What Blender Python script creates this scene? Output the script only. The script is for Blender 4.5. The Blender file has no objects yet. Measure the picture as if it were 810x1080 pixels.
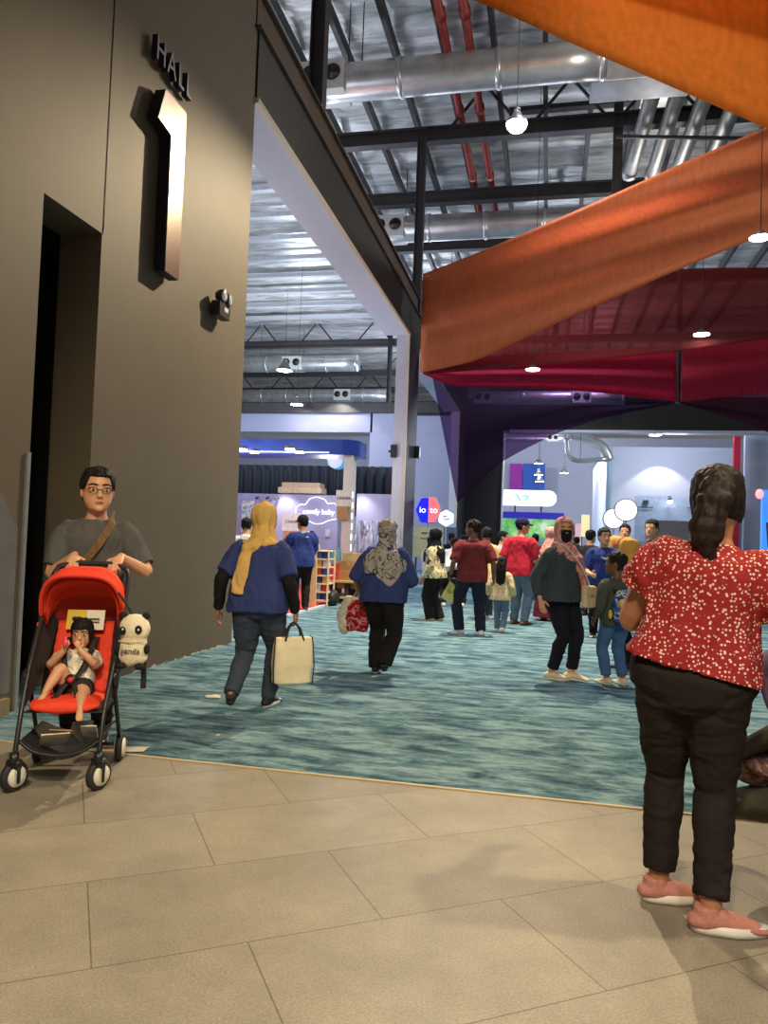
"""Exhibition hall entrance with visitors, a stroller and hanging fabric."""
import bpy, bmesh, math, random
import numpy as np
from mathutils import Vector, Matrix
SC = bpy.context.scene
COL = SC.collection
PI = math.pi
rad = math.radians
V = Vector
# ------------------------------------------------------------------ camera (810 x 1080 frame, 800 px focal length)
CAM_F, CAM_X, CAM_Y, CAM_H = 800., 405., 540., 1.35
YAW, PITCH, ROLL = rad(12.2), rad(2.1), rad(2.1)
FWD = V((-math.sin(YAW)*math.cos(PITCH), math.cos(YAW)*math.cos(PITCH), math.sin(PITCH)))
_r = V((math.cos(YAW), math.sin(YAW), 0)); _u = _r.cross(FWD)
RIGHT = _r*math.cos(ROLL)+_u*math.sin(ROLL); UP = _u*math.cos(ROLL)-_r*math.sin(ROLL)
EYE = V((0, 0, CAM_H))
cam = bpy.data.cameras.new('camera'); camo = bpy.data.objects.new('camera', cam); COL.objects.link(camo)
cam.sensor_width = 36; cam.sensor_fit = 'AUTO'; cam.lens = CAM_F/1080*36; cam.clip_end = 300
camo.matrix_world = Matrix(((RIGHT.x, UP.x, -FWD.x, 0), (RIGHT.y, UP.y, -FWD.y, 0), (RIGHT.z, UP.z, -FWD.z, CAM_H), (0, 0, 0, 1)))
SC.camera = camo
def ray(px, py): return FWD+RIGHT*((px-CAM_X)/CAM_F)-UP*((py-CAM_Y)/CAM_F)
def onz(px, py, z=0.): d = ray(px, py); return EYE+d*((z-CAM_H)/d.z)      # where that line of sight meets a level, a wall, a depth
def onx(px, py, x): d = ray(px, py); return EYE+d*(x/d.x)
def ony(px, py, y): d = ray(px, py); return EYE+d*(y/d.y)
# ------------------------------------------------------------------ world, lights, exposure
wd = bpy.data.worlds.new('world'); SC.world = wd; wd.use_nodes = True
bg = wd.node_tree.nodes['Background']; bg.inputs[0].default_value = (.78, .76, .78, 1); bg.inputs[1].default_value = .125
SC.view_settings.view_transform = 'Standard'; SC.view_settings.look = 'None'; SC.view_settings.gamma = 1; SC.view_settings.use_curve_mapping = False
SC.view_settings.exposure = 0.35
SC.cycles.use_denoising = True
SC.cycles.max_bounces = 6; SC.cycles.diffuse_bounces = 3; SC.cycles.transparent_max_bounces = 12
SC.cycles.sample_clamp_indirect = 6
def lamp(name, kind, loc, energy, col, target=None, **kw):
    l = bpy.data.lights.new(name, kind); l.energy = energy; l.color = col
    for k, v in kw.items(): setattr(l, k, v)
    o = bpy.data.objects.new(name, l); COL.objects.link(o); o.location = loc
    if target is not None: o.rotation_euler = (V(target)-V(loc)).to_track_quat('-Z', 'Y').to_euler()
    return o
WARM, COOL, WHITE = (1, .80, .52), (.80, .87, 1), (1, .93, .84)
lamp('flood_light', 'SPOT', (-.66, 12, 7.9), 2900, WARM, (-1.0, 9.0, 0), spot_size=rad(112), spot_blend=.4, shadow_soft_size=.06)
lamp('lobby_spot', 'SPOT', (3.4, 3.4, 6.4), 800, WARM, (1.2, 2.4, 0), spot_size=rad(84), spot_blend=.6, shadow_soft_size=.12)
lamp('lobby_spot', 'SPOT', (-.4, -1.4, 5.6), 900, WARM, (-1.2, 2.6, 0), spot_size=rad(82), spot_blend=.7, shadow_soft_size=.25)
lamp('lobby_spot', 'SPOT', (1.6, -2.6, 5.2), 420, WHITE, (.2, 3.2, 1.0), spot_size=rad(70), spot_blend=.8, shadow_soft_size=.4)
for x, y, e in ((.8, 10.5, 1100), (1.2, 17, 2100), (-.5, 24, 2300), (1, 31, 2000)):
    lamp('concourse_light', 'SPOT', (x, y, 11.5), e, COOL, (x, y, 0), spot_size=rad(96), spot_blend=.6, shadow_soft_size=.8)
for x, y, z, e in ((-8.5, 11, 6.0, 480), (-8, 20, 6.0, 620), (-10, 29, 6.4, 700), (-16, 24, 9, 800), (-14, 40, 9, 1300), (-8, 50, 9, 1300)):
    lamp('hall_light', 'POINT', (x, y, z), e, COOL, shadow_soft_size=.7)
for x, y, e in ((0, 44, 1150), (5.5, 36.6, 420), (3, 52, 1150)):  # the middle light is added to brighten the pale blue stand wall
    lamp('far_hall_light', 'POINT', (x, y, 6.6), e, COOL, shadow_soft_size=.8)
for x, y in ((2, 14), (3, 25)):
    lamp('roof_light', 'POINT', (x, y, 11.0), 230, WHITE, shadow_soft_size=.5)
lamp('fabric_fill', 'SPOT', (2.6, 4.6, 12.2), 1250, WARM, (3.4, 9.0, 8.6), spot_size=rad(80), spot_blend=.7, shadow_soft_size=.3)  # added fill with no fixture of its own, brightens the orange banner

# ------------------------------------------------------------------ materials
MATS = {}
def nodes_of(m):
    m.use_nodes = True
    nt = m.node_tree
    return nt, nt.nodes['Principled BSDF']
def N(nt, kind, **kw):
    n = nt.nodes.new(kind)
    for k, v in kw.items():
        if k in n.inputs: n.inputs[k].default_value = v
        else: setattr(n, k, v)
    return n
def coords(nt, scale=(1, 1, 1), rot=(0, 0, 0), loc=(0, 0, 0)):
    tc = N(nt, 'ShaderNodeTexCoord'); mp = N(nt, 'ShaderNodeMapping')
    mp.inputs['Scale'].default_value = scale; mp.inputs['Rotation'].default_value = rot; mp.inputs['Location'].default_value = loc
    nt.links.new(tc.outputs['Object'], mp.inputs['Vector'])
    return mp.outputs['Vector']
def ramp(nt, fac, stops):
    r = N(nt, 'ShaderNodeValToRGB')
    el = r.color_ramp.elements
    while len(el) < len(stops): el.new(0.5)
    for e, (p, c) in zip(el, stops):
        e.position = p; e.color = (*c, 1) if len(c) == 3 else c
    nt.links.new(fac, r.inputs['Fac'])
    return r
def sh(c, f): return tuple(min(1, x*f) for x in c)
def srgb(r, g, b):
    f = lambda c: c/12.92 if c <= .04045 else ((c+.055)/1.055)**2.4
    return (f(r/255), f(g/255), f(b/255))
def mat(name, col, rough=.6, metal=0, var=.12, scale=9, bump=0, bscale=60, emit=0, stretch=(1, 1, 1), spec=None):
    """plain coloured surface with slight procedural mottling and relief"""
    if name in MATS: return MATS[name]
    m = bpy.data.materials.new(name); nt, b = nodes_of(m)
    vec = coords(nt, stretch)
    n = N(nt, 'ShaderNodeTexNoise', Scale=scale, Detail=4.0)
    nt.links.new(vec, n.inputs['Vector'])
    r = ramp(nt, n.outputs['Fac'], [(.3, sh(col, 1-var)), (.7, sh(col, 1+var))])
    nt.links.new(r.outputs['Color'], b.inputs['Base Color'])
    b.inputs['Roughness'].default_value = rough; b.inputs['Metallic'].default_value = metal
    if spec is not None: b.inputs['Specular IOR Level'].default_value = spec
    if bump:
        n2 = N(nt, 'ShaderNodeTexNoise', Scale=bscale, Detail=3.0)
        nt.links.new(vec, n2.inputs['Vector'])
        bp = N(nt, 'ShaderNodeBump', Strength=bump, Distance=.01)
        nt.links.new(n2.outputs['Fac'], bp.inputs['Height']); nt.links.new(bp.outputs['Normal'], b.inputs['Normal'])
    if emit:
        b.inputs['Emission Color'].default_value = (*col, 1); b.inputs['Emission Strength'].default_value = emit
    MATS[name] = m
    return m
def cloth(name, col, rough=.85, var=.1): return mat(name, col, rough, var=var, scale=6, bump=.35, bscale=38, spec=.2)
def pattern(name, base, kind, cols, scale=30, rough=.8, thr=.25):
    """printed cloth: dots, blotches or swirling outlines over a base colour"""
    if name in MATS: return MATS[name]
    m = bpy.data.materials.new(name); nt, b = nodes_of(m)
    vec = coords(nt)
    b.inputs['Roughness'].default_value = rough; b.inputs['Specular IOR Level'].default_value = .2
    out = None
    if kind == 'dots':
        v = N(nt, 'ShaderNodeTexVoronoi', Scale=scale, Randomness=.75); nt.links.new(vec, v.inputs['Vector'])
        out = ramp(nt, v.outputs['Distance'], [(thr-.03, cols[0]), (thr+.03, base)]).outputs['Color']
    elif kind == 'blotch':
        v = N(nt, 'ShaderNodeTexNoise', Scale=scale, Detail=2.0, Distortion=1.2); nt.links.new(vec, v.inputs['Vector'])
        st = [(.0, base)]
        for i, c in enumerate(cols): st += [(.40+.1*i, base if i % 2 else st[-1][1]), (.42+.1*i, c)]
        r = ramp(nt, v.outputs['Fac'], st); r.color_ramp.interpolation = 'LINEAR'; out = r.outputs['Color']
    elif kind == 'swirl':
        v = N(nt, 'ShaderNodeTexNoise', Scale=scale, Detail=.5, Distortion=2.4); nt.links.new(vec, v.inputs['Vector'])
        st = [(0, base), (.38, base), (.41, cols[0]), (.45, cols[0]), (.47, base), (.58, base), (.60, cols[0]), (.62, cols[0]), (.64, base)]
        out = ramp(nt, v.outputs['Fac'], st).outputs['Color']
    nt.links.new(out, b.inputs['Base Color'])
    n2 = N(nt, 'ShaderNodeTexNoise', Scale=38., Detail=3.0); nt.links.new(vec, n2.inputs['Vector'])
    bp = N(nt, 'ShaderNodeBump', Strength=.35, Distance=.01)
    nt.links.new(n2.outputs['Fac'], bp.inputs['Height']); nt.links.new(bp.outputs['Normal'], b.inputs['Normal'])
    MATS[name] = m
    return m
def glow(name, col, strength):
    if name in MATS: return MATS[name]
    m = bpy.data.materials.new(name); nt, b = nodes_of(m)
    b.inputs['Base Color'].default_value = (*col, 1)
    b.inputs['Emission Color'].default_value = (*col, 1); b.inputs['Emission Strength'].default_value = strength
    MATS[name] = m
    return m
# ------------------------------------------------------------------ geometry collector
class G:
    def __init__(s): s.v = []; s.f = []
    def add(s, vs, fs):
        o = len(s.v); s.v += [V(v) for v in vs]; s.f += [tuple(i+o for i in f) for f in fs]; return s
    def box(s, c, d, rot=None):
        c = V(c); hx, hy, hz = d[0]/2, d[1]/2, d[2]/2
        vs = [V((x, y, z)) for x in (-hx, hx) for y in (-hy, hy) for z in (-hz, hz)]
        if rot is not None: vs = [rot @ v for v in vs]
        return s.add([v+c for v in vs], [(0, 1, 3, 2), (4, 6, 7, 5), (0, 4, 5, 1), (2, 3, 7, 6), (0, 2, 6, 4), (1, 5, 7, 3)])
    def rings(s, rings, cap=True):
        n = len(rings[0]); vs = [p for r in rings for p in r]; fs = []
        for i in range(len(rings)-1):
            for j in range(n):
                a, b = i*n+j, i*n+(j+1) % n
                fs.append((a, b, b+n, a+n))
        if cap: fs += [tuple(range(n))[::-1], tuple(range((len(rings)-1)*n, len(rings)*n))]
        return s.add(vs, fs)
    def tube(s, pts, rad_, n=10, ref=None, cap=True, rnd=False):
        """tube through pts; rad_ number, or list of r or (ra, rb): ra along the side axis, rb along the other"""
        pts = [V(p) for p in pts]; k = len(pts)
        if not isinstance(rad_, (list,)): rad_ = [rad_]*k
        R = [(r, r) if not isinstance(r, tuple) else r for r in rad_]
        if rnd:
            d0 = (pts[0]-pts[1]).normalized(); d1 = (pts[-1]-pts[-2]).normalized()
            m0, m1 = min(R[0]), min(R[-1])
            pts = [pts[0]+d0*m0*.85, pts[0]+d0*m0*.5]+pts+[pts[-1]+d1*m1*.5, pts[-1]+d1*m1*.85]
            sc = lambda r, f: (r[0]*f, r[1]*f)
            R = [sc(R[0], .4), sc(R[0], .82)]+R+[sc(R[-1], .82), sc(R[-1], .4)]; k = len(pts)
        rings = []; a = None
        for i in range(k):
            t = (pts[min(i+1, k-1)]-pts[max(i-1, 0)]).normalized()
            if a is None:
                rf = V(ref) if ref else (V((1, 0, 0)) if abs(t.x) < .9 else V((0, 1, 0)))
                a = rf
            a = a-t*a.dot(t)
            if a.length < 1e-6: a = t.orthogonal()
            a.normalize(); b = t.cross(a)
            rings.append([pts[i]+a*math.cos(q)*R[i][0]+b*math.sin(q)*R[i][1] for q in [2*PI*j/n for j in range(n)]])
        return s.rings(rings, cap)
    def ell(s, c, r, n=14, m=8, rot=None):
        c = V(c); rings = []
        for i in range(m+1):
            th = PI*(i+.02)/(m+.04)
            ring = [V((r[0]*math.sin(th)*math.cos(q), r[1]*math.sin(th)*math.sin(q), r[2]*math.cos(th))) for q in [2*PI*j/n for j in range(n)]]
            if rot is not None: ring = [rot @ p for p in ring]
            rings.append([p+c for p in ring])
        return s.rings(rings)
    def prism(s, poly, h, M=None):
        """polygon in xy extruded by h along z, then placed by M"""
        n = len(poly); vs = [V((x, y, 0)) for x, y in poly]+[V((x, y, h)) for x, y in poly]
        if M is not None: vs = [M @ v for v in vs]
        return s.add(vs, [tuple(range(n))[::-1], tuple(range(n, 2*n))]+[(i, (i+1) % n, (i+1) % n+n, i+n) for i in range(n)])
    def grid(s, P):
        r, c = len(P), len(P[0])
        return s.add([p for row in P for p in row], [(i*c+j, i*c+j+1, (i+1)*c+j+1, (i+1)*c+j) for i in range(r-1) for j in range(c-1)])
    def sheet(s, P, t):
        """closed sheet of thickness t from a grid of points"""
        r, c = len(P), len(P[0]); top = []
        for i in range(r):
            row = []
            for j in range(c):
                du = V(P[min(i+1, r-1)][j])-V(P[max(i-1, 0)][j]); dv = V(P[i][min(j+1, c-1)])-V(P[i][max(j-1, 0)])
                n = du.cross(dv); n = n.normalized() if n.length > 1e-9 else V((0, 0, 1))
                row.append(V(P[i][j])+n*t)
            top.append(row)
        A = [p for row in P for p in row]; B = [p for row in top for p in row]; m = r*c; fs = []
        for i in range(r-1):
            for j in range(c-1):
                q = (i*c+j, i*c+j+1, (i+1)*c+j+1, (i+1)*c+j); fs += [q[::-1], tuple(x+m for x in q)]
        edge = [j for j in range(c)]+[i*c+c-1 for i in range(1, r)]+[(r-1)*c+j for j in range(c-2, -1, -1)]+[i*c for i in range(r-2, 0, -1)]
        for a, b in zip(edge, edge[1:]+edge[:1]): fs.append((a, b, b+m, a+m))
        return s.add(A+B, fs)
    def xf(s, M):
        s.v = [M @ v for v in s.v]; return s
def link(name, me, m, parent=None):
    o = bpy.data.objects.new(name, me); COL.objects.link(o)
    if m is not None:
        for x in (m if isinstance(m, (list, tuple)) else [m]): me.materials.append(x)
    if parent is not None: o.parent = parent
    return o
def build(name, g, m, parent=None, smooth=False, bevel=0, fix=True):
    me = bpy.data.meshes.new(name); me.from_pydata([tuple(v) for v in g.v], [], g.f); me.update()
    if fix:
        bm = bmesh.new(); bm.from_mesh(me); bmesh.ops.recalc_face_normals(bm, faces=bm.faces)
        if bevel: bmesh.ops.bevel(bm, geom=bm.edges, offset=bevel, segments=2, profile=.6, affect='EDGES', clamp_overlap=True)
        bm.to_mesh(me); bm.free()
    if smooth:
        me.polygons.foreach_set('use_smooth', [True]*len(me.polygons))
    return link(name, me, m, parent)
_RNG = np.random.RandomState(5).rand(4096)*2-1
def vnoise(p):
    i = np.floor(p).astype(np.int64); f = p-i; f = f*f*(3-2*f); r = 0
    for dx in (0, 1):
        for dy in (0, 1):
            for dz in (0, 1):
                h = ((i[:, 0]+dx)*73856093 ^ (i[:, 1]+dy)*19349663 ^ (i[:, 2]+dz)*83492791) % 4096
                r = r+_RNG[h]*(f[:, 0] if dx else 1-f[:, 0])*(f[:, 1] if dy else 1-f[:, 1])*(f[:, 2] if dz else 1-f[:, 2])
    return r*1.6
def solid(name, g, m, parent=None, vox=.01, it=3, disp=0, dsize=.1, fold=(1, 1, 1)):
    """one continuous skin around everything collected in g"""
    me = bpy.data.meshes.new('raw'); me.from_pydata([tuple(v) for v in g.v], [], g.f); me.update()
    bm = bmesh.new(); bm.from_mesh(me); bmesh.ops.recalc_face_normals(bm, faces=bm.faces); bm.to_mesh(me); bm.free()
    t = bpy.data.objects.new('raw', me); COL.objects.link(t)
    r = t.modifiers.new('r', 'REMESH'); r.mode = 'VOXEL'; r.voxel_size = vox; r.use_smooth_shade = True
    if it:
        s = t.modifiers.new('s', 'SMOOTH'); s.factor = .5; s.iterations = it
    dg = bpy.context.evaluated_depsgraph_get()
    out = bpy.data.meshes.new_from_object(t.evaluated_get(dg))
    bpy.data.objects.remove(t); bpy.data.meshes.remove(me)
    out.name = name; out.materials.clear()
    if disp:
        n = len(out.vertices); co = np.empty(n*3, 'f'); no = np.empty(n*3, 'f')
        out.vertices.foreach_get('co', co); out.vertex_normals.foreach_get('vector', no)
        co = co.reshape(-1, 3); q = co*np.array(fold, 'f')/dsize+np.array((n % 97, n % 31, 0), 'f')
        q = q+np.stack([vnoise(q*.5+3.3), np.zeros(n), vnoise(q*.5+9.1)], 1)*.8
        co = co+no.reshape(-1, 3)*(disp*.6*(vnoise(q)+.4*vnoise(q*2.1)))[:, None]
        out.vertices.foreach_set('co', co.astype('f').ravel()); out.update()
    out.polygons.foreach_set('use_smooth', [True]*len(out.polygons))
    return link(name, out, m, parent)
def empty(name, loc=(0, 0, 0), rz=0):
    o = bpy.data.objects.new(name, None); COL.objects.link(o); o.location = loc; o.rotation_euler = (0, 0, rz)
    o.empty_display_size = .1
    return o
def tag(o, label=None, cat=None, group=None, kind=None):
    if label: o['label'] = label
    if cat: o['category'] = cat
    if group: o['group'] = group
    if kind: o['kind'] = kind
    return o
def struct(o): o['kind'] = 'structure'; return o
def copy_thing(o, parent=None):
    c = o.copy(); COL.objects.link(c)
    if parent is not None: c.parent = parent
    for ch in list(o.children): copy_thing(ch, c)
    return c
def text_mesh(txt, size, depth=.005):
    cu = bpy.data.curves.new('letters', 'FONT'); cu.body = txt; cu.size = size; cu.extrude = depth
    cu.align_x = 'CENTER'; cu.align_y = 'CENTER'
    t = bpy.data.objects.new('letters', cu); COL.objects.link(t)
    dg = bpy.context.evaluated_depsgraph_get(); dg.update()
    me = bpy.data.meshes.new_from_object(t.evaluated_get(dg))
    bpy.data.objects.remove(t); bpy.data.curves.remove(cu)
    return me
def lettering(name, txt, size, m, M, parent=None, depth=.004):
    me = text_mesh(txt, size, depth); me.transform(M); me.materials.clear()
    return link(name, me, m, parent)
# ------------------------------------------------------------------ people
TORSO = [(.455, .05, .05, 0), (.485, .09, .066, -.006), (.525, .1, .073, -.008), (.565, .095, .066, -.002), (.615, .083, .058, .003), (.67, .084, .061, .005),
         (.72, .092, .066, .006), (.755, .098, .064, .003), (.785, .09, .055, -.002), (.806, .066, .045, -.005), (.822, .043, .038, -.004), (.84, .034, .035, .0), (.885, .033, .034, .006)]
HEAD = [(0, .13, .33, -.02), (.07, .22, .395, -.12), (.2, .29, .405, -.22), (.33, .325, .40, -.35), (.5, .34, .39, -.44), (.65, .34, .41, -.47), (.8, .315, .36, -.45), (.90, .255, .26, -.37), (.96, .18, .15, -.28), (.99, .095, .04, -.17), (1.0, .03, -.03, -.09)]
def head_pt(az, t, k=1.0):
    """point on the head surface, az 0 = face, in head heights from the chin's middle"""
    for a, b in zip(HEAD, HEAD[1:]):
        if a[0] <= t <= b[0]: break
    else: a = b = (HEAD[0] if t < 0 else HEAD[-1])
    u = 0 if a is b else (t-a[0])/(b[0]-a[0])
    w, yf, yb = [a[i]+(b[i]-a[i])*u for i in (1, 2, 3)]
    cy, ry = (yf+yb)/2, (yf-yb)/2
    zc = .5+(t-.5)*(1+(k-1)*.9)
    return V((math.sin(az)*w*k, cy+math.cos(az)*ry*k, zc))
def ik(a, c, l1, l2, hint):
    a, c, hint = V(a), V(c), V(hint); d = c-a; L = d.length
    if L > (l1+l2)*.998: d = d*((l1+l2)*.998/L); L = d.length; c = a+d
    if L < abs(l1-l2)*1.05: L = abs(l1-l2)*1.05
    u = d.normalized(); h = hint-u*hint.dot(u)
    h = h.normalized() if h.length > 1e-6 else u.orthogonal()
    x = (l1*l1-l2*l2+L*L)/(2*L); y = math.sqrt(max(0, l1*l1-x*x))
    return a+u*x+h*y, c
def smooth_path(pts, radii, sub=3):
    """Catmull-Rom refinement of a limb"""
    P = [V(p) for p in pts]; out = []; rr = []
    g = lambda r: r if isinstance(r, tuple) else (r, r)
    for i in range(len(P)-1):
        p0, p1, p2, p3 = P[max(i-1, 0)], P[i], P[i+1], P[min(i+2, len(P)-1)]
        for k in range(sub):
            t = k/sub
            q = .5*((2*p1)+(p2-p0)*t+(2*p0-5*p1+4*p2-p3)*t*t+(3*p1-p0-3*p2+p3)*t**3)
            out.append(q*.6+p1.lerp(p2, t)*.4); a, b = g(radii[i]), g(radii[i+1])
            rr.append((a[0]+(b[0]-a[0])*t, a[1]+(b[1]-a[1])*t))
    return out+[P[-1]], rr+[g(radii[-1])]
def add_hand(g, wr, d, n, side, curl, k=1.0, thumb=.5):
    """palm, four unequal bent fingers and a thumb; d along the hand, n out of the palm"""
    d = V(d).normalized(); n = V(n); n = (n-d*n.dot(d)).normalized(); s = d.cross(n)*side   # s points to the thumb
    wr = V(wr)
    g.tube([wr-d*.012*k, wr+d*.012*k, wr+d*.035*k, wr+d*.053*k], [(.014*k, .013*k), (.019*k, .0115*k), (.0235*k, .011*k), (.0235*k, .0085*k)], 10, ref=s, rnd=True)
    for i, (off, ln, fan) in enumerate([(.0175, .040, .08), (.006, .046, .02), (-.0058, .043, -.04), (-.017, .034, -.1)]):
        p = wr+d*(.052-.003*abs(i-1.3))*k+s*off*k; a = curl*(.25+.05*i); pts = [p-d*.012*k, p]
        dd = (d+s*fan).normalized()
        for f in (.42, .32, .26):
            q = (dd*math.cos(a)+n*math.sin(a)); p = p+q*ln*f*k; pts.append(p); a += curl*.62
        g.tube(pts, [.0058*k, .0058*k, .0054*k, .005*k, .0042*k], 7, rnd=True)
    b = wr+d*.014*k+s*.014*k; t1 = b+(d*.5+s*.85+n*.35*thumb).normalized()*.024*k; t2 = t1+(d*.85+s*.35+n*.8*thumb).normalized()*.019*k; t3 = t2+(d*.9+s*.05+n*.9*thumb).normalized()*.014*k
    g.tube([b-s*.006*k, b, t1, t2, t3], [.008*k, .0085*k, .007*k, .006*k, .0045*k], 7, rnd=True)
def shell(g, frame, Hh, limit, k0=.97, k1=1.1, t_top=1.0, naz=40, nt=9, fn=None):
    """closed cap on the head from limit(az) up to the crown"""
    def row(k):
        P = []
        for j in range(nt):
            r = []
            for i in range(naz):
                az = 2*PI*i/naz; lo = limit(az); t = lo+(t_top-lo)*j/(nt-1)
                kk = k*(fn(az, t) if fn and k > 1 else 1)
                r.append(frame(head_pt(az, t, kk)*1))
            P.append(r)
        return P
    A, B = row(k0), row(k1)
    g.rings(A[::-1]+B, cap=True)
    return g
def person(label, x, y, face, H=1.65, *, bw=1., belly=1., sex='f', lean=0, bend=0, twist=0, yaw=0, nod=0, tilt=0, pz=0., hs=1., abw=1., lbw=1., shw=1., hipw=1.,
           lw=None, rw=None, le=None, re=None, lf=None, rf=None, kh=None, lh=None, rh=None, skin=None, top=None, bottom=None, shoe=None, hair=None, head=None, eyes=False,
           vox=.009, z=0., group=None, name='person', leg=(.25, .245), extra=None):
    """face: heading in degrees (0 looks along +y). All joint targets in the figure's own frame, in units of H."""
    lx = .05*hipw
    Pz = .53+pz
    ca, sa = math.cos(rad(lean)), math.sin(rad(lean))
    Mt = Matrix.Translation((0, 0, Pz)) @ Matrix.Rotation(rad(-lean), 4, 'X') @ Matrix.Rotation(rad(tilt), 4, 'Y')
    def T(p):       # torso point: rest pose -> posed
        p = V(p); f = max(0, min(1, (p.z-.55)/.2))
        q = Matrix.Rotation(rad(twist)*f, 3, 'Z') @ V((p.x, p.y, p.z-.53))
        q = Matrix.Rotation(rad(-bend)*f, 3, 'X') @ q
        return Mt @ q
    shx = (.106 if sex == 'm' else .095)*shw
    S = {-1: T((-shx, -.004, .77)), 1: T((shx, -.004, .77))}
    Hp = {s: V((s*lx, 0, Pz-.012)) if lean < 50 else V((s*lx, 0, Pz)) for s in (-1, 1)}
    W = {-1: lw or (-.15*max(1, bw*.9), .02, .457), 1: rw or (.15*max(1, bw*.9), .02, .457)}
    EH = {-1: V(le or (-.3, -1, -.2)), 1: V(re or (.3, -1, -.2))}
    F = {-1: lf or (-.055, 0, .04, 8, 0), 1: rf or (.055, 0, .04, -8, 0)}
    E, K, A = {}, {}, {}
    for s in (-1, 1):
        E[s], W[s] = ik(S[s], W[s], .172, .152, EH[s])
        K[s], A[s] = ik(Hp[s], F[s][:3], leg[0], leg[1], V(kh) if kh else Matrix.Rotation(rad(F[s][3]), 3, 'Z') @ V((0, 1, .1)))
    hipk = hipw*(1.06 if sex == 'f' else .97)
    def tr(zz, e=0.):
        zz = max(zz, .455)
        for a, b in zip(TORSO, TORSO[1:]):
            if a[0] <= zz <= b[0]: break
        u = (zz-a[0])/(b[0]-a[0]); w, d, yo = [a[i]+(b[i]-a[i])*u for i in (1, 2, 3)]
        f = 1 if zz > .8 else bw
        if zz < .6: w *= hipk
        elif zz < .76 and sex == 'f': w *= .97
        if sex == 'm' and .7 < zz < .8: w *= 1.06
        if .68 < zz < .77 and sex == 'f': d *= 1.1; yo += .006
        if .54 < zz < .72: d *= belly; yo += (belly-1)*.04
        return w*f+e, d*f+e, yo
    def tring(zz, w, d, yo, n=24, p=2.35):
        out = []
        for j in range(n):
            q = 2*PI*j/n; c, s_ = math.cos(q), math.sin(q)
            out.append(T((w*math.copysign(abs(c)**(2/p), c), yo+d*math.copysign(abs(s_)**(2/p), s_), zz)))
        return out
    legr = [(.053*bw*lbw, .064*bw*lbw), (.056*bw*lbw, .062*bw*lbw), (.047*bw*lbw, .05*bw*lbw), .036*lbw, .036*lbw, .03*lbw, .021]
    armr = [.031*abw, .032*abw, .029*abw, .024*abw, .024*abw, .02*abw, (.0165*abw, .014*abw)]
    def legpath(s):
        h, k, a = Hp[s], K[s], A[s]
        return [h+V((s*.004, 0, .0)), h.lerp(k, .2), h.lerp(k, .55), k, k.lerp(a, .28)+V((0, -.004, 0)), k.lerp(a, .6), a]
    def armpath(s):
        h, k, a = S[s], E[s], W[s]
        return [h, h.lerp(k, .3), h.lerp(k, .65), k, k.lerp(a, .22), k.lerp(a, .6), a]
    # head frame
    base = T((0, .008, .853)); Hh = .146*hs
    Rh = (Matrix.Rotation(rad(-lean*.4-bend*.4), 3, 'X') @ Matrix.Rotation(rad(yaw), 3, 'Z') @ Matrix.Rotation(rad(-nod), 3, 'X'))
    hb = base+V((0, .004, -.002))
    fr = lambda p: hb+Rh @ (V((p.x, p.y+.03, p.z))*Hh)
    # ---- body, one continuous skin
    g = G()
    g.rings([tring(zz, *tr(zz)) for zz in [a[0] for a in TORSO]])
    for s in (-1, 1):
        g.tube(*smooth_path(legpath(s), legr), 12, ref=(1, 0, 0), rnd=True)
        g.tube(*smooth_path(armpath(s), armr), 10, rnd=True)
        d = (W[s]-E[s]).normalized()
        hv = (lh if s < 0 else rh) or {}
        hd = V(hv.get('d', d)); hn = V(hv.get('n', (-s, .1, 0)))
        add_hand(g, W[s], hd, hn, hv.get('side', s), hv.get('curl', .55), hv.get('k', .97), hv.get('thumb', .5))
        fy, fp = F[s][3], F[s][4]
        Rf = Matrix.Rotation(rad(fy), 3, 'Z') @ Matrix.Rotation(rad(-fp), 3, 'X')
        ft = lambda p, s=s, Rf=Rf: A[s]+Rf @ V(p)
        g.tube([ft((0, -.03, -.02)), ft((0, 0, -.012)), ft((0, .04, -.02)), ft((0, .075, -.028)), ft((0, .1, -.031))],
               [(.018, .016), (.021, .024), (.022, .018), (.025, .011), (.02, .008)], 10, ref=Rf @ V((1, 0, 0)), rnd=True)
    g.rings([[fr(head_pt(2*PI*j/24, t)) for j in range(24)] for t in [h[0] for h in HEAD[:2]]+[.13, .2, .27, .33, .42, .5, .58, .65, .73, .8, .86, .90, .935, .96, .98, .99, 1.0]])
    g.tube([fr(V((0, .37, .56))), fr(V((0, .41, .44))), fr(V((0, .455, .36))), fr(V((0, .40, .315)))], [.03*Hh, .045*Hh, (.075*Hh, .06*Hh), (.06*Hh, .03*Hh)], 8, ref=Rh @ V((1, 0, 0)), rnd=True)
    g.ell(fr(V((0, .385, .215))), (.095*Hh, .045*Hh, .035*Hh), rot=Rh); g.ell(fr(V((0, .365, .07))), (.1*Hh, .06*Hh, .07*Hh), rot=Rh)
    for s in (-1, 1):
        g.ell(fr(V((s*.345, -.06, .43))), (.03*Hh, .075*Hh, .12*Hh), rot=Rh @ Matrix.Rotation(rad(s*-14), 3, 'Z'))
        g.ell(fr(V((s*.15, .355, .575))), (.11*Hh, .04*Hh, .03*Hh), rot=Rh)
    g.v = [v*H for v in g.v]
    root = solid(name, g, skin, None, vox*.8, 2)
    root.location = (x, y, z); root.rotation_euler = (0, 0, rad(face))
    tag(root, label, 'person', group)
    def part(nm, gg, m, v=vox, it=3, disp=0., ds=.1, parent=None, fold=(1, 1, 1)):
        gg.v = [q*H for q in gg.v]
        return solid(nm, gg, m, parent or root, v, it, disp*H, ds, fold)
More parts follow.
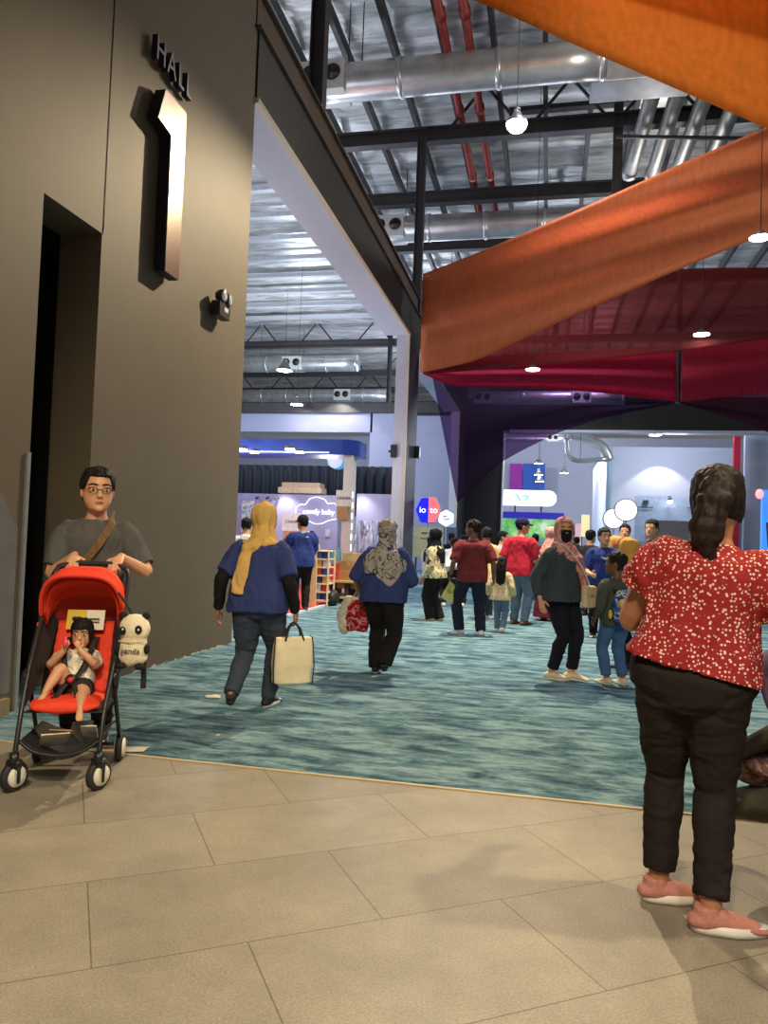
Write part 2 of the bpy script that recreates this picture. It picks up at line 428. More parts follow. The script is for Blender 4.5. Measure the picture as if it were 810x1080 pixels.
    # ---- bottom
    if bottom:
        b = bottom; e = b.get('e', .009); gg = G()
        lo = b.get('len', 1.0)
        zs = [.44, .485, .525, min(.56, (top or {}).get('hem', .6)+.02), min(b.get('waist', .6), (top or {}).get('hem', .6)+.04)]; zs = sorted(z_ for z_ in zs)
        gg.rings([tring(zz, *tr(zz, e+(.004 if zz < zs[-1] else -.012))) for zz in [max(.447, q) for q in zs]])
        if b.get('kind') == 'skirt':
            rr = b.get('w', .15)
            cf = [(A[-1]+A[1])*.5]
            rings = []
            for u in (0, .25, .5, .75, 1):
                c = V((0, 0, Pz)).lerp(V((cf[0].x, cf[0].y, Pz-(Pz-.04)*lo)), u); w = .105*hipk*bw+(rr-.105)*u
                rings.append([c+V((math.cos(2*PI*j/28)*w*(1+.05*math.sin(j*2.2)*u), math.sin(2*PI*j/28)*w*.8*(1+.05*math.cos(j*1.7)*u), 0)) for j in range(28)])
            gg.rings(rings)
        else:
            fl = b.get('flare', 0.); er = [e, e, e, e+.002+fl*.3, e+.002+fl*.6, e+.004+fl*.8, e+.006+fl]
            for s in (-1, 1):
                pp, rr = smooth_path(legpath(s), [(r+q, r+q) if not isinstance(r, tuple) else (r[0]+q, r[1]+q) for r, q in zip(legr, er)])
                if lo < 1:
                    kk = max(3, int(len(pp)*lo)); pp, rr = pp[:kk], rr[:kk]
                elif lo > 1: 
                    pp = pp+[A[s]+V((0, -.004, -.022*(lo-1)*10))]; rr = rr+[rr[-1]]
                gg.tube(pp, rr, 14, ref=(1, 0, 0))
        part(b.get('name', 'trousers'), gg, b['m'], vox, 6, b.get('disp', .004), .045, fold=(.6, .6, 1.2))
    # ---- top
    if top:
        t = top; e = t.get('e', .01); hem = t.get('hem', .47); gg = G(); sl = t.get('sleeve', .62)
        hang = t.get('hang', .104)
        zs = sorted(set([hem+(.6-hem)*q/4 for q in range(5)]+[.64, .68, .72, .755, .785, .803, t.get('neck', .822)]))
        rings = []
        for zz in zs:
            w, d, yo = tr(max(zz, .535), e)
            if zz < .72:
                u = min(1, (.72-zz)/.12)
                w = w*(1-u)+max(w, hang*bw+e)*u; d = d*(1-u)+max(d, hang*.7*bw+e)*u
                w += t.get('flare', 0)*u*max(0, (.62-zz)/.15); d += t.get('flare', 0)*.7*u*max(0, (.62-zz)/.15)
            rings.append([p+V((0, 0, t.get('slant', 0)*p.x*max(0, (.6-zz)/.12))) for p in tring(zz, w, d, yo, 28, 2.35+max(0, min(1, (.62-zz)/.1))*.7)])
        gg.rings(rings)
        for s in (-1, 1):
            ap = armpath(s)
            if sl > 0:
                er = t.get('se', e); puff = t.get('puff', 0)
                pp, rr = smooth_path(ap, [(r if not isinstance(r, tuple) else r[0])+er+q for r, q in zip(armr, [.004, .004+puff, .003+puff, .002, .002, .003, .002])], 4)
                kk = max(3, min(len(pp), int(round(.5*len(pp)*sl)) if sl <= 1 else int(round(len(pp)*(.5+.5*(sl-1))))))
                inner = T((s*shx*.55, -.004, .77))
                gg.tube([inner]+pp[:kk], [(.03+e, .034+e)]+rr[:kk], 14)
        part(t.get('name', 'shirt'), gg, t['m'], vox, 2, t.get('disp', .006), t.get('ds', .055), fold=t.get('fold', (1, 1, .45)))
        if t.get('under'):
            for s in (-1, 1):
                gg = G(); pp, rr = smooth_path(armpath(s), [(r if not isinstance(r, tuple) else r[0])+.007 for r in armr], 3)
                gg.tube(pp[3:], rr[3:], 12); part('undersleeve', gg, t['under'], vox*.9, 1, .003, .04)
    # ---- shoes
    if shoe:
        for s in (-1, 1):
            Rf = Matrix.Rotation(rad(F[s][3]), 3, 'Z') @ Matrix.Rotation(rad(-F[s][4]), 3, 'X')
            ft = lambda p, s=s, Rf=Rf: A[s]+Rf @ V(p)
            kind = shoe.get('kind', 'sneaker'); X = Rf @ V((1, 0, 0)); gg = G()
            up = .012 if kind == 'sneaker' else -.006
            if kind != 'sandal':
                gg.tube([ft((0, -.034, -.018)), ft((0, -.015, -.014)), ft((0, .02, -.014)), ft((0, .055, -.02)), ft((0, .09, -.026)), ft((0, .112, -.03))],
                        [(.02, .016), (.026, .024), (.027, .024), (.028, .018), (.028, .012), (.02, .008)], 12, ref=X, rnd=True)
                if kind == 'sneaker': gg.tube([ft((0, -.008, -.01)), ft((0, -.008, .014))], [(.026, .029), (.024, .027)], 12, ref=X)
            else:
                gg.tube([ft((-.028, .06, -.03)), ft((-.012, .062, -.012)), ft((.012, .062, -.012)), ft((.028, .06, -.03))], [(.008, .02)]*4, 8)
            ob = part('shoe', gg, shoe['m'], .0055, 2)
            gg = G(); ring = []
            for q in range(20):
                a = 2*PI*q/20; yy = math.cos(a); xx = math.sin(a)
                ring.append((xx*.031*(1-.12*yy*yy if yy > 0 else .9), .04+yy*.08))
            lowz = -.04; th = .008 if kind != 'sneaker' else .021
            gg.rings([[ft((px*.94, py, lowz)) for px, py in ring], [ft((px, py, lowz+th*.4)) for px, py in ring], [ft((px*.97, py, lowz+th)) for px, py in ring]])
            gg.v = [q*H for q in gg.v]
            build('sole', gg, shoe['sole'], ob, True)
    ctx = dict(root=root, H=H, T=T, fr=fr, Rh=Rh, Hh=Hh, part=part, S=S, E=E, W=W, A=A, K=K, tr=tr, tring=tring, Hp=Hp)
    # ---- hair and headwear
    def lim_short(az):
        a = abs((az+PI) % (2*PI)-PI)
        return (.80 if a < .75 else .80-.30*min(1, (a-.75)/.35)) if a < 1.5 else (.5-.34*min(1, (a-1.75)/.6) if a > 1.75 else .5)
    if hair:
        st = hair.get('style', 'short'); gg = G(); hm = hair['m']
        thick = hair.get('k', 1.1)
        if st == 'short':
            shell(gg, fr, Hh, lim_short, .95, thick, fn=lambda az, t: 1+.05*max(0, t-.7)+.02*math.sin(az*9))
        elif st in ('bob', 'long', 'ponytail'):
            fringe = hair.get('fringe', .8); low = {'bob': hair.get('low', .25), 'long': .1, 'ponytail': .2}[st]
            wid = hair.get('open', .8)
            def lim(az):
                a = abs((az+PI) % (2*PI)-PI)
                return fringe if a < wid else fringe+(low-fringe)*min(1, (a-wid)/.4)
            shell(gg, fr, Hh, lim, .95, thick, fn=lambda az, t: 1+.015*math.sin(az*11))
            if st == 'long':
                L = hair.get('len', 1.6); yb = -.42
                gg.tube([fr(V((0, yb+.1, .75))), fr(V((0, yb, .4))), fr(V((0, yb-.08, -.1))), fr(V((0, yb-.06, -L*.6))), fr(V((0, yb-.0, -L)))], [(.3*Hh, .14*Hh), (.4*Hh, .17*Hh), (.42*Hh, .15*Hh), (.36*Hh, .13*Hh), (.2*Hh, .07*Hh)], 16, ref=Rh @ V((1, 0, 0)), rnd=True)
            if st == 'ponytail':
                for a in hair.get('tail', []):
                    gg.ell(fr(V(a[0])), tuple(q*Hh for q in a[1]), rot=Rh)
        part('hair', gg, hm, min(vox, .0065), hair.get('it', 1), hair.get('disp', .006), hair.get('ds', .018), fold=(1, 1, .3))
    if head:
        kd = head['kind']; hm = head['m']; gg = G()
        if kd in ('hijab', 'shawl'):
            op = head.get('open', .85)
            def lim(az):
                a = abs((az+PI) % (2*PI)-PI)
                return .80 if a < op*.55 else (.80+(-.02-.80)*min(1, (a-op*.55)/(op*.6)))
            shell(gg, fr, Hh, lim, .96, head.get('k', 1.17), fn=lambda az, t: 1+.03*(1-abs(t-.5)))
            # wrap under the chin and over the neck
            c0 = fr(V((0, -.07, .16))); w, d, yo = tr(.784, .012); nk = T((0, 0, .806))
            gg.tube([fr(V((0, -.06, .34))), c0, c0.lerp(nk, .5), nk, T((0, .0, .788))],
                    [(.345*Hh, .36*Hh), (.36*Hh, .40*Hh), (.062, .062), (.078, .064), (w*.93, d*1.12)], 20, ref=(1, 0, 0))
            bl = head.get('bib', .1)
            if bl:
                gg.rings([tring(zz, wk*tr(max(zz, .7), .014)[0], tr(max(zz, .7), .028+q)[1], tr(zz)[2], 24, 2.1) for zz, q, wk in [(.79-bl, .004, .7), (.79-bl*.6, .008, .9), (.79-bl*.25, .006, 1.0), (.79, .002, .9)]])
            if head.get('drape'): head['drape'](gg, T, tr)
            for tl in head.get('tails', []):
                gg.tube([T(p) for p in tl['p']], tl['r'], 12, ref=tl.get('ref', (1, 0, 0)), rnd=True)
            part('headscarf', gg, hm, vox, 5, head.get('disp', .008), head.get('ds', .045), fold=head.get('fold', (1, 1, .35)))
        elif kd == 'cap':
            def lim(az): return .62
            shell(gg, fr, Hh, lim, .98, 1.13)
            P = []
            for i in range(7):
                u = -1+2*i/6
                P.append([fr(V((u*.31*(1-.12*v*v), .30+.12*math.sqrt(max(0, 1-u*u))*1.0+v*.34*math.sqrt(max(.0, 1-u*u*.72)), .66-.1*v-.07*u*u))) for v in (0, .35, .7, 1)])
            gg.sheet(P, .03*Hh)
            part(head.get('name', 'cap'), gg, hm, .006, 1)
    if eyes:
        ew = mat('eye white', (.75, .72, .68), .3, var=.02); ed = mat('dark iris', (.02, .012, .008), .2, var=.05)
        for s in (-1, 1):
            gg = G(); c = V((s*.145, .372, .5)); gg.ell(fr(c), (.062*Hh, .03*Hh, .026*Hh), rot=Rh); gg.v = [q*H for q in gg.v]
            eb = build('eye', gg, ew, root, True)
            gg = G(); gg.ell(fr(c+V((0, .016, 0))), (.03*Hh, .02*Hh, .028*Hh), rot=Rh); gg.v = [q*H for q in gg.v]
            build('iris', gg, ed, eb, True)
            gg = G(); gg.tube([fr(V((s*.06, .405, .615))), fr(V((s*.15, .40, .635))), fr(V((s*.245, .35, .605)))], [(.012*Hh, .02*Hh)]*3, 6, rnd=True); gg.v = [q*H for q in gg.v]
            build('eyebrow', gg, hair['m'] if hair else ed, root, True)
        gg = G(); gg.ell(fr(V((0, .415, .232))), (.085*Hh, .022*Hh, .014*Hh), rot=Rh); gg.ell(fr(V((0, .415, .2))), (.075*Hh, .022*Hh, .016*Hh), rot=Rh); gg.v = [q*H for q in gg.v]
        build('lips', gg, mat('lips', srgb(165, 95, 85), .45), root, True)
    if extra: extra(ctx)
    return ctx
# ================================================================== the setting
random.seed(4)
def tile_material():
    m = bpy.data.materials.new('stone tiles'); nt, b = nodes_of(m)
    a = rad(34.6)
    tc = N(nt, 'ShaderNodeTexCoord'); mp = N(nt, 'ShaderNodeMapping')
    nt.links.new(tc.outputs['Object'], mp.inputs['Vector'])
    mp.inputs['Rotation'].default_value = (0, 0, -a)
    # row through (-1.685, 2.662) with a joint there
    c, s = math.cos(-a), math.sin(-a); u = -1.685*c-2.662*s; v = -1.685*s+2.662*c
    mp.inputs['Location'].default_value = (-u+.97*9, -v+.62*10, 0)
    br = N(nt, 'ShaderNodeTexBrick', Scale=1.0)
    br.offset = .5; br.offset_frequency = 2; br.squash = 1
    br.inputs['Mortar Size'].default_value = .0028; br.inputs['Mortar Smooth'].default_value = .1
    br.inputs['Brick Width'].default_value = .97; br.inputs['Row Height'].default_value = .62; br.inputs['Bias'].default_value = 0
    br.inputs['Color1'].default_value = (*srgb(150, 142, 126), 1); br.inputs['Color2'].default_value = (*srgb(142, 134, 118), 1); br.inputs['Mortar'].default_value = (*srgb(104, 94, 78), 1)
    nt.links.new(mp.outputs['Vector'], br.inputs['Vector'])
    n1 = N(nt, 'ShaderNodeTexNoise', Scale=2.2, Detail=8.0, Roughness=.72); nt.links.new(mp.outputs['Vector'], n1.inputs['Vector'])
    n2 = N(nt, 'ShaderNodeTexNoise', Scale=120., Detail=3.0); nt.links.new(mp.outputs['Vector'], n2.inputs['Vector'])
    r1 = ramp(nt, n1.outputs['Fac'], [(.3, (.74, .74, .75)), (.7, (1.16, 1.16, 1.14))]); r2 = ramp(nt, n2.outputs['Fac'], [(.3, (.74, .74, .74)), (.75, (1.22, 1.22, 1.2))])
    mx = N(nt, 'ShaderNodeMix', data_type='RGBA', blend_type='MULTIPLY'); mx.inputs[0].default_value = 1
    nt.links.new(br.outputs['Color'], mx.inputs[6]); nt.links.new(r1.outputs['Color'], mx.inputs[7])
    mx2 = N(nt, 'ShaderNodeMix', data_type='RGBA', blend_type='MULTIPLY'); mx2.inputs[0].default_value = 1
    nt.links.new(mx.outputs[2], mx2.inputs[6]); nt.links.new(r2.outputs['Color'], mx2.inputs[7])
    nt.links.new(mx2.outputs[2], b.inputs['Base Color'])
    b.inputs['Roughness'].default_value = .55
    bp = N(nt, 'ShaderNodeBump', Strength=.25, Distance=.004); bp.invert = True
    nt.links.new(br.outputs['Fac'], bp.inputs['Height']); nt.links.new(bp.outputs['Normal'], b.inputs['Normal'])
    return m
def carpet_material():
    m = bpy.data.materials.new('teal carpet'); nt, b = nodes_of(m)
    vec = coords(nt, (1.1, 3.0, 1))
    n1 = N(nt, 'ShaderNodeTexNoise', Scale=2.0, Detail=10.0, Roughness=.75, Distortion=.4); nt.links.new(vec, n1.inputs['Vector'])
    vec2 = coords(nt, (.5, 1.7, 1))
    n2 = N(nt, 'ShaderNodeTexNoise', Scale=3.4, Detail=8.0, Roughness=.8); nt.links.new(vec2, n2.inputs['Vector'])
    r1 = ramp(nt, n1.outputs['Fac'], [(.38, srgb(48, 72, 86)), (.47, srgb(82, 116, 128)), (.58, srgb(130, 160, 166))])
    r2 = ramp(nt, n2.outputs['Fac'], [(.36, (.5, .52, .56)), (.48, (.95, .95, .95)), (.7, (1.2, 1.2, 1.18))])
    mx = N(nt, 'ShaderNodeMix', data_type='RGBA', blend_type='MULTIPLY'); mx.inputs[0].default_value = 1
    nt.links.new(r1.outputs['Color'], mx.inputs[6]); nt.links.new(r2.outputs['Color'], mx.inputs[7])
    nt.links.new(mx.outputs[2], b.inputs['Base Color']); b.inputs['Roughness'].default_value = .95; b.inputs['Specular IOR Level'].default_value = .1
    n3 = N(nt, 'ShaderNodeTexNoise', Scale=180., Detail=2.0); tc = coords(nt); nt.links.new(tc, n3.inputs['Vector'])
    bp = N(nt, 'ShaderNodeBump', Strength=.5, Distance=.006); nt.links.new(n3.outputs['Fac'], bp.inputs['Height']); nt.links.new(bp.outputs['Normal'], b.inputs['Normal'])
    return m
def foil_material(name, tone):
    m = bpy.data.materials.new(name); nt, b = nodes_of(m)
    vec = coords(nt, (.5, 2.2, 1))
    n = N(nt, 'ShaderNodeTexNoise', Scale=1.6, Detail=5.0, Distortion=.6); nt.links.new(vec, n.inputs['Vector'])
    r = ramp(nt, n.outputs['Fac'], [(.3, sh(tone, .5)), (.5, sh(tone, .9)), (.7, sh(tone, 1.3))])
    nt.links.new(r.outputs['Color'], b.inputs['Base Color']); b.inputs['Metallic'].default_value = .4; b.inputs['Roughness'].default_value = .4
    bp = N(nt, 'ShaderNodeBump', Strength=.5, Distance=.1); nt.links.new(n.outputs['Fac'], bp.inputs['Height']); nt.links.new(bp.outputs['Normal'], b.inputs['Normal'])
    return m
WALLC = srgb(98, 88, 70)
dark_wall = mat('dark taupe paint', WALLC, .62, var=.05, scale=2.2, bump=.06, bscale=14)
dark_beam = mat('charcoal paint', srgb(30, 29, 32), .6, var=.06)
brown_steel = mat('primed brown steel', srgb(84, 66, 50), .6, var=.25, scale=3)
dark_steel = mat('dark grey steel', srgb(66, 64, 66), .5, .3, var=.12, scale=4)
white_wall = mat('white board', srgb(206, 208, 222), .6, var=.03)
cream_trim = mat('cream trim', srgb(226, 210, 186), .5, var=.04)
lav_wall = mat('lavender wall', srgb(176, 180, 214), .65, var=.03, scale=1)
foil = foil_material('silver foil', (.66, .65, .64))
galv = mat('galvanised duct', (.62, .62, .62), .34, .75, var=.18, scale=2, bump=.15, bscale=7)
black = mat('matte black', (.012, .012, .013), .6)
void = mat('unlit passage black', (.02, .017, .012), .9)  # near-black colour puts the darkness of the passage into its walls
WX = -3.77
# floor
struct(build('floor', G().box((2, -.9, -.05), (26, 10.2, .1)), tile_material()))
struct(build('carpet', G().box((-2, 39.2, -.045), (44, 70, .1)), carpet_material()))
struct(build('trim_1', G().box((4, 4.195, -.0), (16, .02, .016)), mat('tan edge strip', srgb(196, 176, 136), .5)))
# left wall, nearer and farther than the tall doorway
g = G()
g.box((WX-.2, .9, 7.5), (.4, 8.06, 15)); wl = struct(build('wall_left', g, dark_wall))
g = G()
g.box((WX-.225, 7.3, 7.5), (.4, 3.14, 15)); g.box((WX-.225, 5.34, 9.44), (.4, .82, 11.12))
struct(build('wall_left_hall', g, dark_wall))
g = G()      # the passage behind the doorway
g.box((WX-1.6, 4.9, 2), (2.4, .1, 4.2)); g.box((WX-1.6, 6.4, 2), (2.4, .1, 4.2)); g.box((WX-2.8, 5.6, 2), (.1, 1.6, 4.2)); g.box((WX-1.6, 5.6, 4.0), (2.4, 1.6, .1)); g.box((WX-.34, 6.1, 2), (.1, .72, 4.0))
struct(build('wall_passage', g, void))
# grey repair patch and a metal guard on the near jamb
def guard():
    g = G(); g.box((WX+.012, 4.9, .95), (.02, .035, 1.9)); return build('corner_guard', g, mat('brushed metal', (.45, .45, .45), .35, .7))
tag(guard(), 'thin metal corner guard at the left edge of the tall doorway', 'corner guard')
patch = mat('grey repair paint', srgb(104, 102, 104), .7, var=.12, scale=4)
g = G(); pts = [(3.6, .15)]+[(3.6+1.24*i/14, 1.63+.12*math.sin(i*1.7)+.08*math.sin(i*.6)-(.25 if i > 11 else 0)) for i in range(15)]+[(4.84, .15)]
g.prism(pts, .004, Matrix(((0, 0, 1, WX), (1, 0, 0, 0), (0, 1, 0, 0), (0, 0, 0, 1))))
struct(build('trim_2', g, patch))
struct(build('baseboard_left', G().box((WX+.02, 2.2, .06), (.05, 5.2, .12)), mat('tan base tile', srgb(150, 132, 104), .5)))
# peeling paint along the foot of the wall
g = G(); rs = random.Random(3)
for i in range(17):
    y = 6.1+2.7*rs.random()**.6; w = rs.uniform(.03, .16); h = rs.uniform(.008, .03)
    g.prism([(y-w/2, .002), (y+w/2, .002), (y+w*.4, h*.7), (y, h), (y-w*.35, h*.5)], .003, Matrix(((0, 0, 1, WX-.026), (1, 0, 0, 0), (0, 1, 0, 0), (0, 0, 0, 1))))
struct(build('trim_3', g, mat('bare plaster', srgb(196, 190, 180), .8)))
# hall 1 portal: header, far jamb, second portal, end block
def header(y0, y1):
    struct(build('wall_header', G().box((-4.11, (y0+y1)/2, 7.36), (.68, y1-y0, .86)), dark_beam))
    struct(build('trim_soffit', G().box((-4.125, (y0+y1)/2, 6.905), (.64, y1-y0, .03)), white_wall))
    struct(build('trim_edge', G().box((-3.775, (y0+y1)/2, 6.885), (.06, y1-y0, .07)), cream_trim))
header(8.87, 19.9); header(21.5, 31.9)
struct(build('wall_header_steel', G().box((-3.93, 21.9, 8.02), (.3, 26.2, .46)).box((-3.93, 21.9, 7.81), (.42, 26.2, .03)).box((-3.93, 21.9, 8.25), (.42, 26.2, .03)), brown_steel))
for y0, y1 in ((19.9, 21.5), (31.9, 35.2)):
    struct(build('wall_pier', G().box((-3.935, (y0+y1)/2+.01, 3.9), (.33, y1-y0-.02, 7.8)), dark_beam))
    struct(build('trim_jamb', G().box((-3.96, y0-.02, 3.45), (.3, .04, 6.9)), white_wall))
    struct(build('trim_jamb_edge', G().box((-3.78, y0-.03, 3.45), (.045, .06, 6.9)), cream_trim))
# end wall of the concourse with its portal, and hall 1's far wall
struct(build('wall_end', G().box((-2.95, 35.4, 3.9), (1.7, .4, 7.8)).box((6, 35.4, 7.25), (16.2, .4, 1.3)), dark_beam))
struct(build('trim_lintel', G().box((6.2, 35.2, 6.54), (16, .5, .12)), white_wall))
struct(build('trim_portal_jamb', G().box((-2.07, 35.2, 3.2), (.06, .5, 6.5)), white_wall))
struct(build('wall_end_steel', G().box((5, 35.4, 8.0), (18, .3, .2)), brown_steel))
struct(build('wall_hall', G().box((-16.5, 35.2, 6.9), (16.4, .3, .9)).box((-6.25, 35.2, 3.22), (4.3, .3, 6.45)).box((-6.25, 35.2, 6.9), (4.3, .3, .9)), lav_wall))
struct(build('trim_hall_beam', G().box((-14.5, 35.1, 7.6), (21, .5, .5)), dark_steel))
struct(build('trim_hall_shadow', G().box((-5.9, 35.0, 7.3), (2.6, .1, .1)), dark_beam))  # dark strip put in for the shade under the hall beam
# ------------------------------------------------------------------ the roof
P = [[(x, y, 14.7+.07*math.sin(y*2*PI/1.5)) for x in (-34, -24, -14, -9, -4, 0, 4, 9, 16)] for y in [2+k*.25 for k in range(0, 300)]]
struct(build('ceiling', G().grid(P), foil, smooth=True, fix=False))
g = G()
for i in range(13): g.box((-6.9+i*1.3, 30, 14.3), (.13, 46, .34))
struct(build('ceiling_purlins', g, dark_steel))
g = G()
for k in range(13): g.box((-16.5, 15+k*2.3, 14.42), (19, .3, .2))
struct(build('ceiling_hall_purlins', g, mat('light grey steel', srgb(206, 210, 216), .4, .2)))
def chord(y, x0, x1, z=13.15, name='trim_chord'):
    g = G(); c = (x0+x1)/2; w = x1-x0
    g.box((c, y, z-.2), (w, .3, .04)); g.box((c, y, z+.2), (w, .3, .04)); g.box((c, y, z), (w, .05, .4))
    struct(build(name, g, dark_steel))
for y in (13.6, 18.6, 21.4, 25.4, 29.6, 34.2): chord(y, -6.8, 13)
for y in (44, 52, 58, 64): chord(y, -32, 12)
for y in (21.4, 29.6, 44, 52, 58):
    g = G()
    for k in range(7):
        x = -3.2+k*2.4 if y < 40 else -26+k*3.6
        g.tube([(x, y, 13.2), (x+1.0, y, 14.4)], .05, 6); g.tube([(x+2.2, y, 13.2), (x+1.2, y, 14.4)], .05, 6)
    struct(build('ceiling_web', g, dark_steel))
def post(x, y, z0, z1, name='trim_post'):
    g = G(); h = z1-z0; c = (z0+z1)/2
    g.box((x-.11, y, c), (.025, .22, h)); g.box((x+.11, y, c), (.025, .22, h)); g.box((x, y, c), (.22, .025, h)); struct(build(name, g, dark_steel))
post(-3.85, 11.5, 8.26, 14.3); post(-3.85, 21.2, 7.8, 13.0); post(-9.5, 44, 7, 14.4); post(-9.3, 52, 7, 14.4); post(1.6, 21.4, 8.3, 14.4); post(.1, 29.6, 9, 14.4)
# ------------------------------------------------------------------ the hall beyond the far portal
grey_far = mat('grey far wall', srgb(176, 178, 196), .7, var=.04)
struct(build('wall_far', G().box((-6, 62, 5), (52, .3, 10)), grey_far))
panel = mat('pale lavender panel', srgb(206, 212, 234), .55, var=.03, scale=.6)
a, b_ = ony(645, 471, 41), ony(776, 468, 41)
struct(build('wall_panel', G().box(((a.x+b_.x)/2, 41.2, a.z/2), (b_.x-a.x, .3, a.z)), panel))
struct(build('wall_panel_side', G().box((a.x-.1, 47.5, a.z/2), (.2, 12.4, a.z)), panel))
struct(build('trim_panel_edge', G().box((a.x, 41.0, a.z/2), (.1, .1, a.z)), mat('pale green edge', srgb(150, 200, 190), .4)))
c_ = ony(790, 465, 39)
struct(build('wall_right_far', G().box((c_.x+3.0, 39, 3.6), (6.4, .3, 7.2)), panel))
rp = ony(777, 470, 38.2); struct(build('trim_red_post', G().box((rp.x, 38.2, 3.4), (.28, .28, 6.8)), mat('red painted post', srgb(190, 40, 62), .5)))
# ================================================================== things overhead and on the walls
WM = lambda x: Matrix(((0, 0, 1, x), (1, 0, 0, 0), (0, 1, 0, 0), (0, 0, 0, 1)))     # drawing plane of a wall that faces +x
bronze = mat('dark bronze sheet', srgb(120, 106, 100), .3, .8, var=.1, scale=3)
bronze_side = mat('blackened edge', srgb(40, 34, 40), .5, .3)
letter_m = mat('blackened letter metal', srgb(44, 42, 58), .4, .4)
# HALL
root = empty('wall_lettering', (WX, 6.7, 5.9)); tag(root, 'dark raised letters reading HALL high on the taupe wall', 'sign')
for ch, y in zip('HALL', (6.41, 6.62, 6.81, 6.98)):
    me = text_mesh(ch, .34, .03); me.transform(Matrix(((0, 0, 1, 0), (.8, 0, 0, 0), (0, 1, 0, 0), (0, 0, 0, 1))))
    me.materials.clear(); o = link('letter', me, letter_m, root); o.location = (.03, y-6.7, .0)
# the numeral
f = [onx(px, py, WX+.1) for px, py in ((173.6, 103.5), (194, 120), (189, 297), (174, 287.5), (178.6, 141.7), (165.8, 123.6))]
ys = [p.y for p in f]; zs = [p.z for p in f]
ysr = (ys[1]+ys[2])/2; ysl = (ys[3]+ys[4])/2
poly = [(ys[0], zs[1]+.02), (ysr, zs[1]+.02), (ysr, zs[2]), (ysl, zs[2]), (ysl, zs[4]), (ys[5], zs[5])]
g = G(); g.prism(poly, .1, WM(WX)); root = build('wall_numeral', g, bronze_side, None)
tag(root, 'tall raised bronze numeral 1 on the taupe wall', 'sign')
g = G(); g.prism(poly, .012, WM(WX+.1)); build('face_plate', g, bronze, root)
# twin-head emergency light
e0 = onx(233, 326, WX+.06)
root = empty('emergency_light', e0); tag(root, 'black twin-head emergency light on the taupe wall', 'emergency light')
ebl = mat('black plastic', (.02, .02, .022), .4); lens = mat('clear lamp lens', (.8, .82, .85), .12, .3)
build('housing', G().box((0, 0, -.02), (.11, .28, .17)), ebl, root, bevel=.012)
build('label_plate', G().box((.058, .02, -.01), (.004, .1, .05)), mat('white label', (.75, .75, .72), .5), root)
for s in (-1, 1):
    h = build('lamp_head', G().tube([(-.02, s*.075, .13), (.03, s*.075, .13), (.075, s*.08, .125)], [.05, .07, .075], 16), ebl, root, True)
    build('lens', G().tube([(.07, s*.08, .125), (.082, s*.081, .124)], [.062, .05], 16), lens, h, True)
    build('bracket', G().box((0, s*.075, .07), (.02, .03, .05)), ebl, root)
# small black fixtures on the columns
for px, py, y in ((440, 477, 21.3), (415.5, 476, 19.85)):
    p = ony(px, py, y)
    root = empty('wall_speaker', p); tag(root, 'small black fixture on the %s' % ('outer side of the charcoal column' if px > 430 else 'white jamb of the hall opening'), 'fixture')
    build('housing', G().box((0, 0, 0), (.16, .2, .34)), ebl, root, bevel=.02); build('bracket', G().box((-.1, 0, 0), (.1, .05, .06)), ebl, root)
# ------------------------------------------------------------------ ducts
white_box = mat('white diffuser box', srgb(206, 206, 202), .5, var=.04); ring_m = mat('dark nozzle ring', srgb(70, 70, 70), .4, .5)
def duct(y, z, x0, x1, r, boxes, label, group=None):
    root = empty('air_duct', ((x0+x1)/2, y, z)); tag(root, label, 'duct', group)
    L = x1-x0; g = G()
    g.tube([(x-(x0+x1)/2, 0, 0) for x in np.linspace(x0, x1, 9)], r, 20); build('barrel', g, galv, root, True)
    n = max(2, int(L/1.9))
    for i in range(n+1):
        x = -L/2+.1+i*(L-.2)/n
        build('joint_band', G().tube([(x-.07, 0, 0), (x-.03, 0, 0), (x+.03, 0, 0), (x+.07, 0, 0)], [r*1.01, r*1.07, r*1.07, r*1.01], 20), galv, root, True)
    build('hanger', G().tube([(-L*.3, 0, r*.9), (-L*.3, 0, 14.76-z)], .014, 6), dark_steel, root)
    for bx in boxes:
        bxx = bx-(x0+x1)/2; s = r*2.05
        bb = build('diffuser_box', G().box((bxx, -.05, -.06*r), (s*1.25, s*.95, s*.82)), white_box, root, bevel=.02)
        for q in (-1, 1):
            c = V((bxx+q*s*.31, -.05-s*.475, .0))
            g = G()
            for rr in (.23, .16, .09): g.tube([c+V((0, -.03, 0)), c+V((0, -.05, 0)), c], [rr*s, rr*s*.85, rr*s*.8], 18, cap=rr < .1)
            g.tube([c+V((0, .01, 0)), c+V((0, .03, 0))], .24*s, 18)
            build('nozzle', g, ring_m, bb, True)
        build('hanger', G().tube([(bxx+s*.6, 0, r*.9), (bxx+s*.6, 0, 14.76-z)], .014, 6), dark_steel, root)
    return root
def dx(px, py, y): return ony(px, py, y).x
duct(17.7, 12.62, dx(322, 80, 17.7), dx(640, 70, 17.7), .44, [dx(345, 80, 17.7)], 'nearest large silver duct with a twin-nozzle box crossing under the roof')
duct(26.3, 12.5, dx(394, 226, 26.3), dx(640, 215, 26.3), .46, [dx(412, 224, 26.3)], 'second silver duct with a white twin-nozzle box, ending behind the steel post')
duct(34.5, 12.6, dx(458, 300, 34.5), dx(640, 290, 34.5), .46, [dx(463, 299, 34.5)], 'silver duct whose nozzle box peeks out beside the left edge of the orange banner')
p = ony(510, 420, 33.5); duct(33.5, p.z, p.x-.45, p.x+6, .3, [p.x, p.x+4.2], 'slim silver duct seen through the purple fabric at the dark end wall')
p = ony(310, 384, 46); duct(46, p.z, dx(250, 384, 46), dx(378, 384, 46), .5, [p.x], 'silver duct with twin nozzles deep inside the lit hall, upper of two')
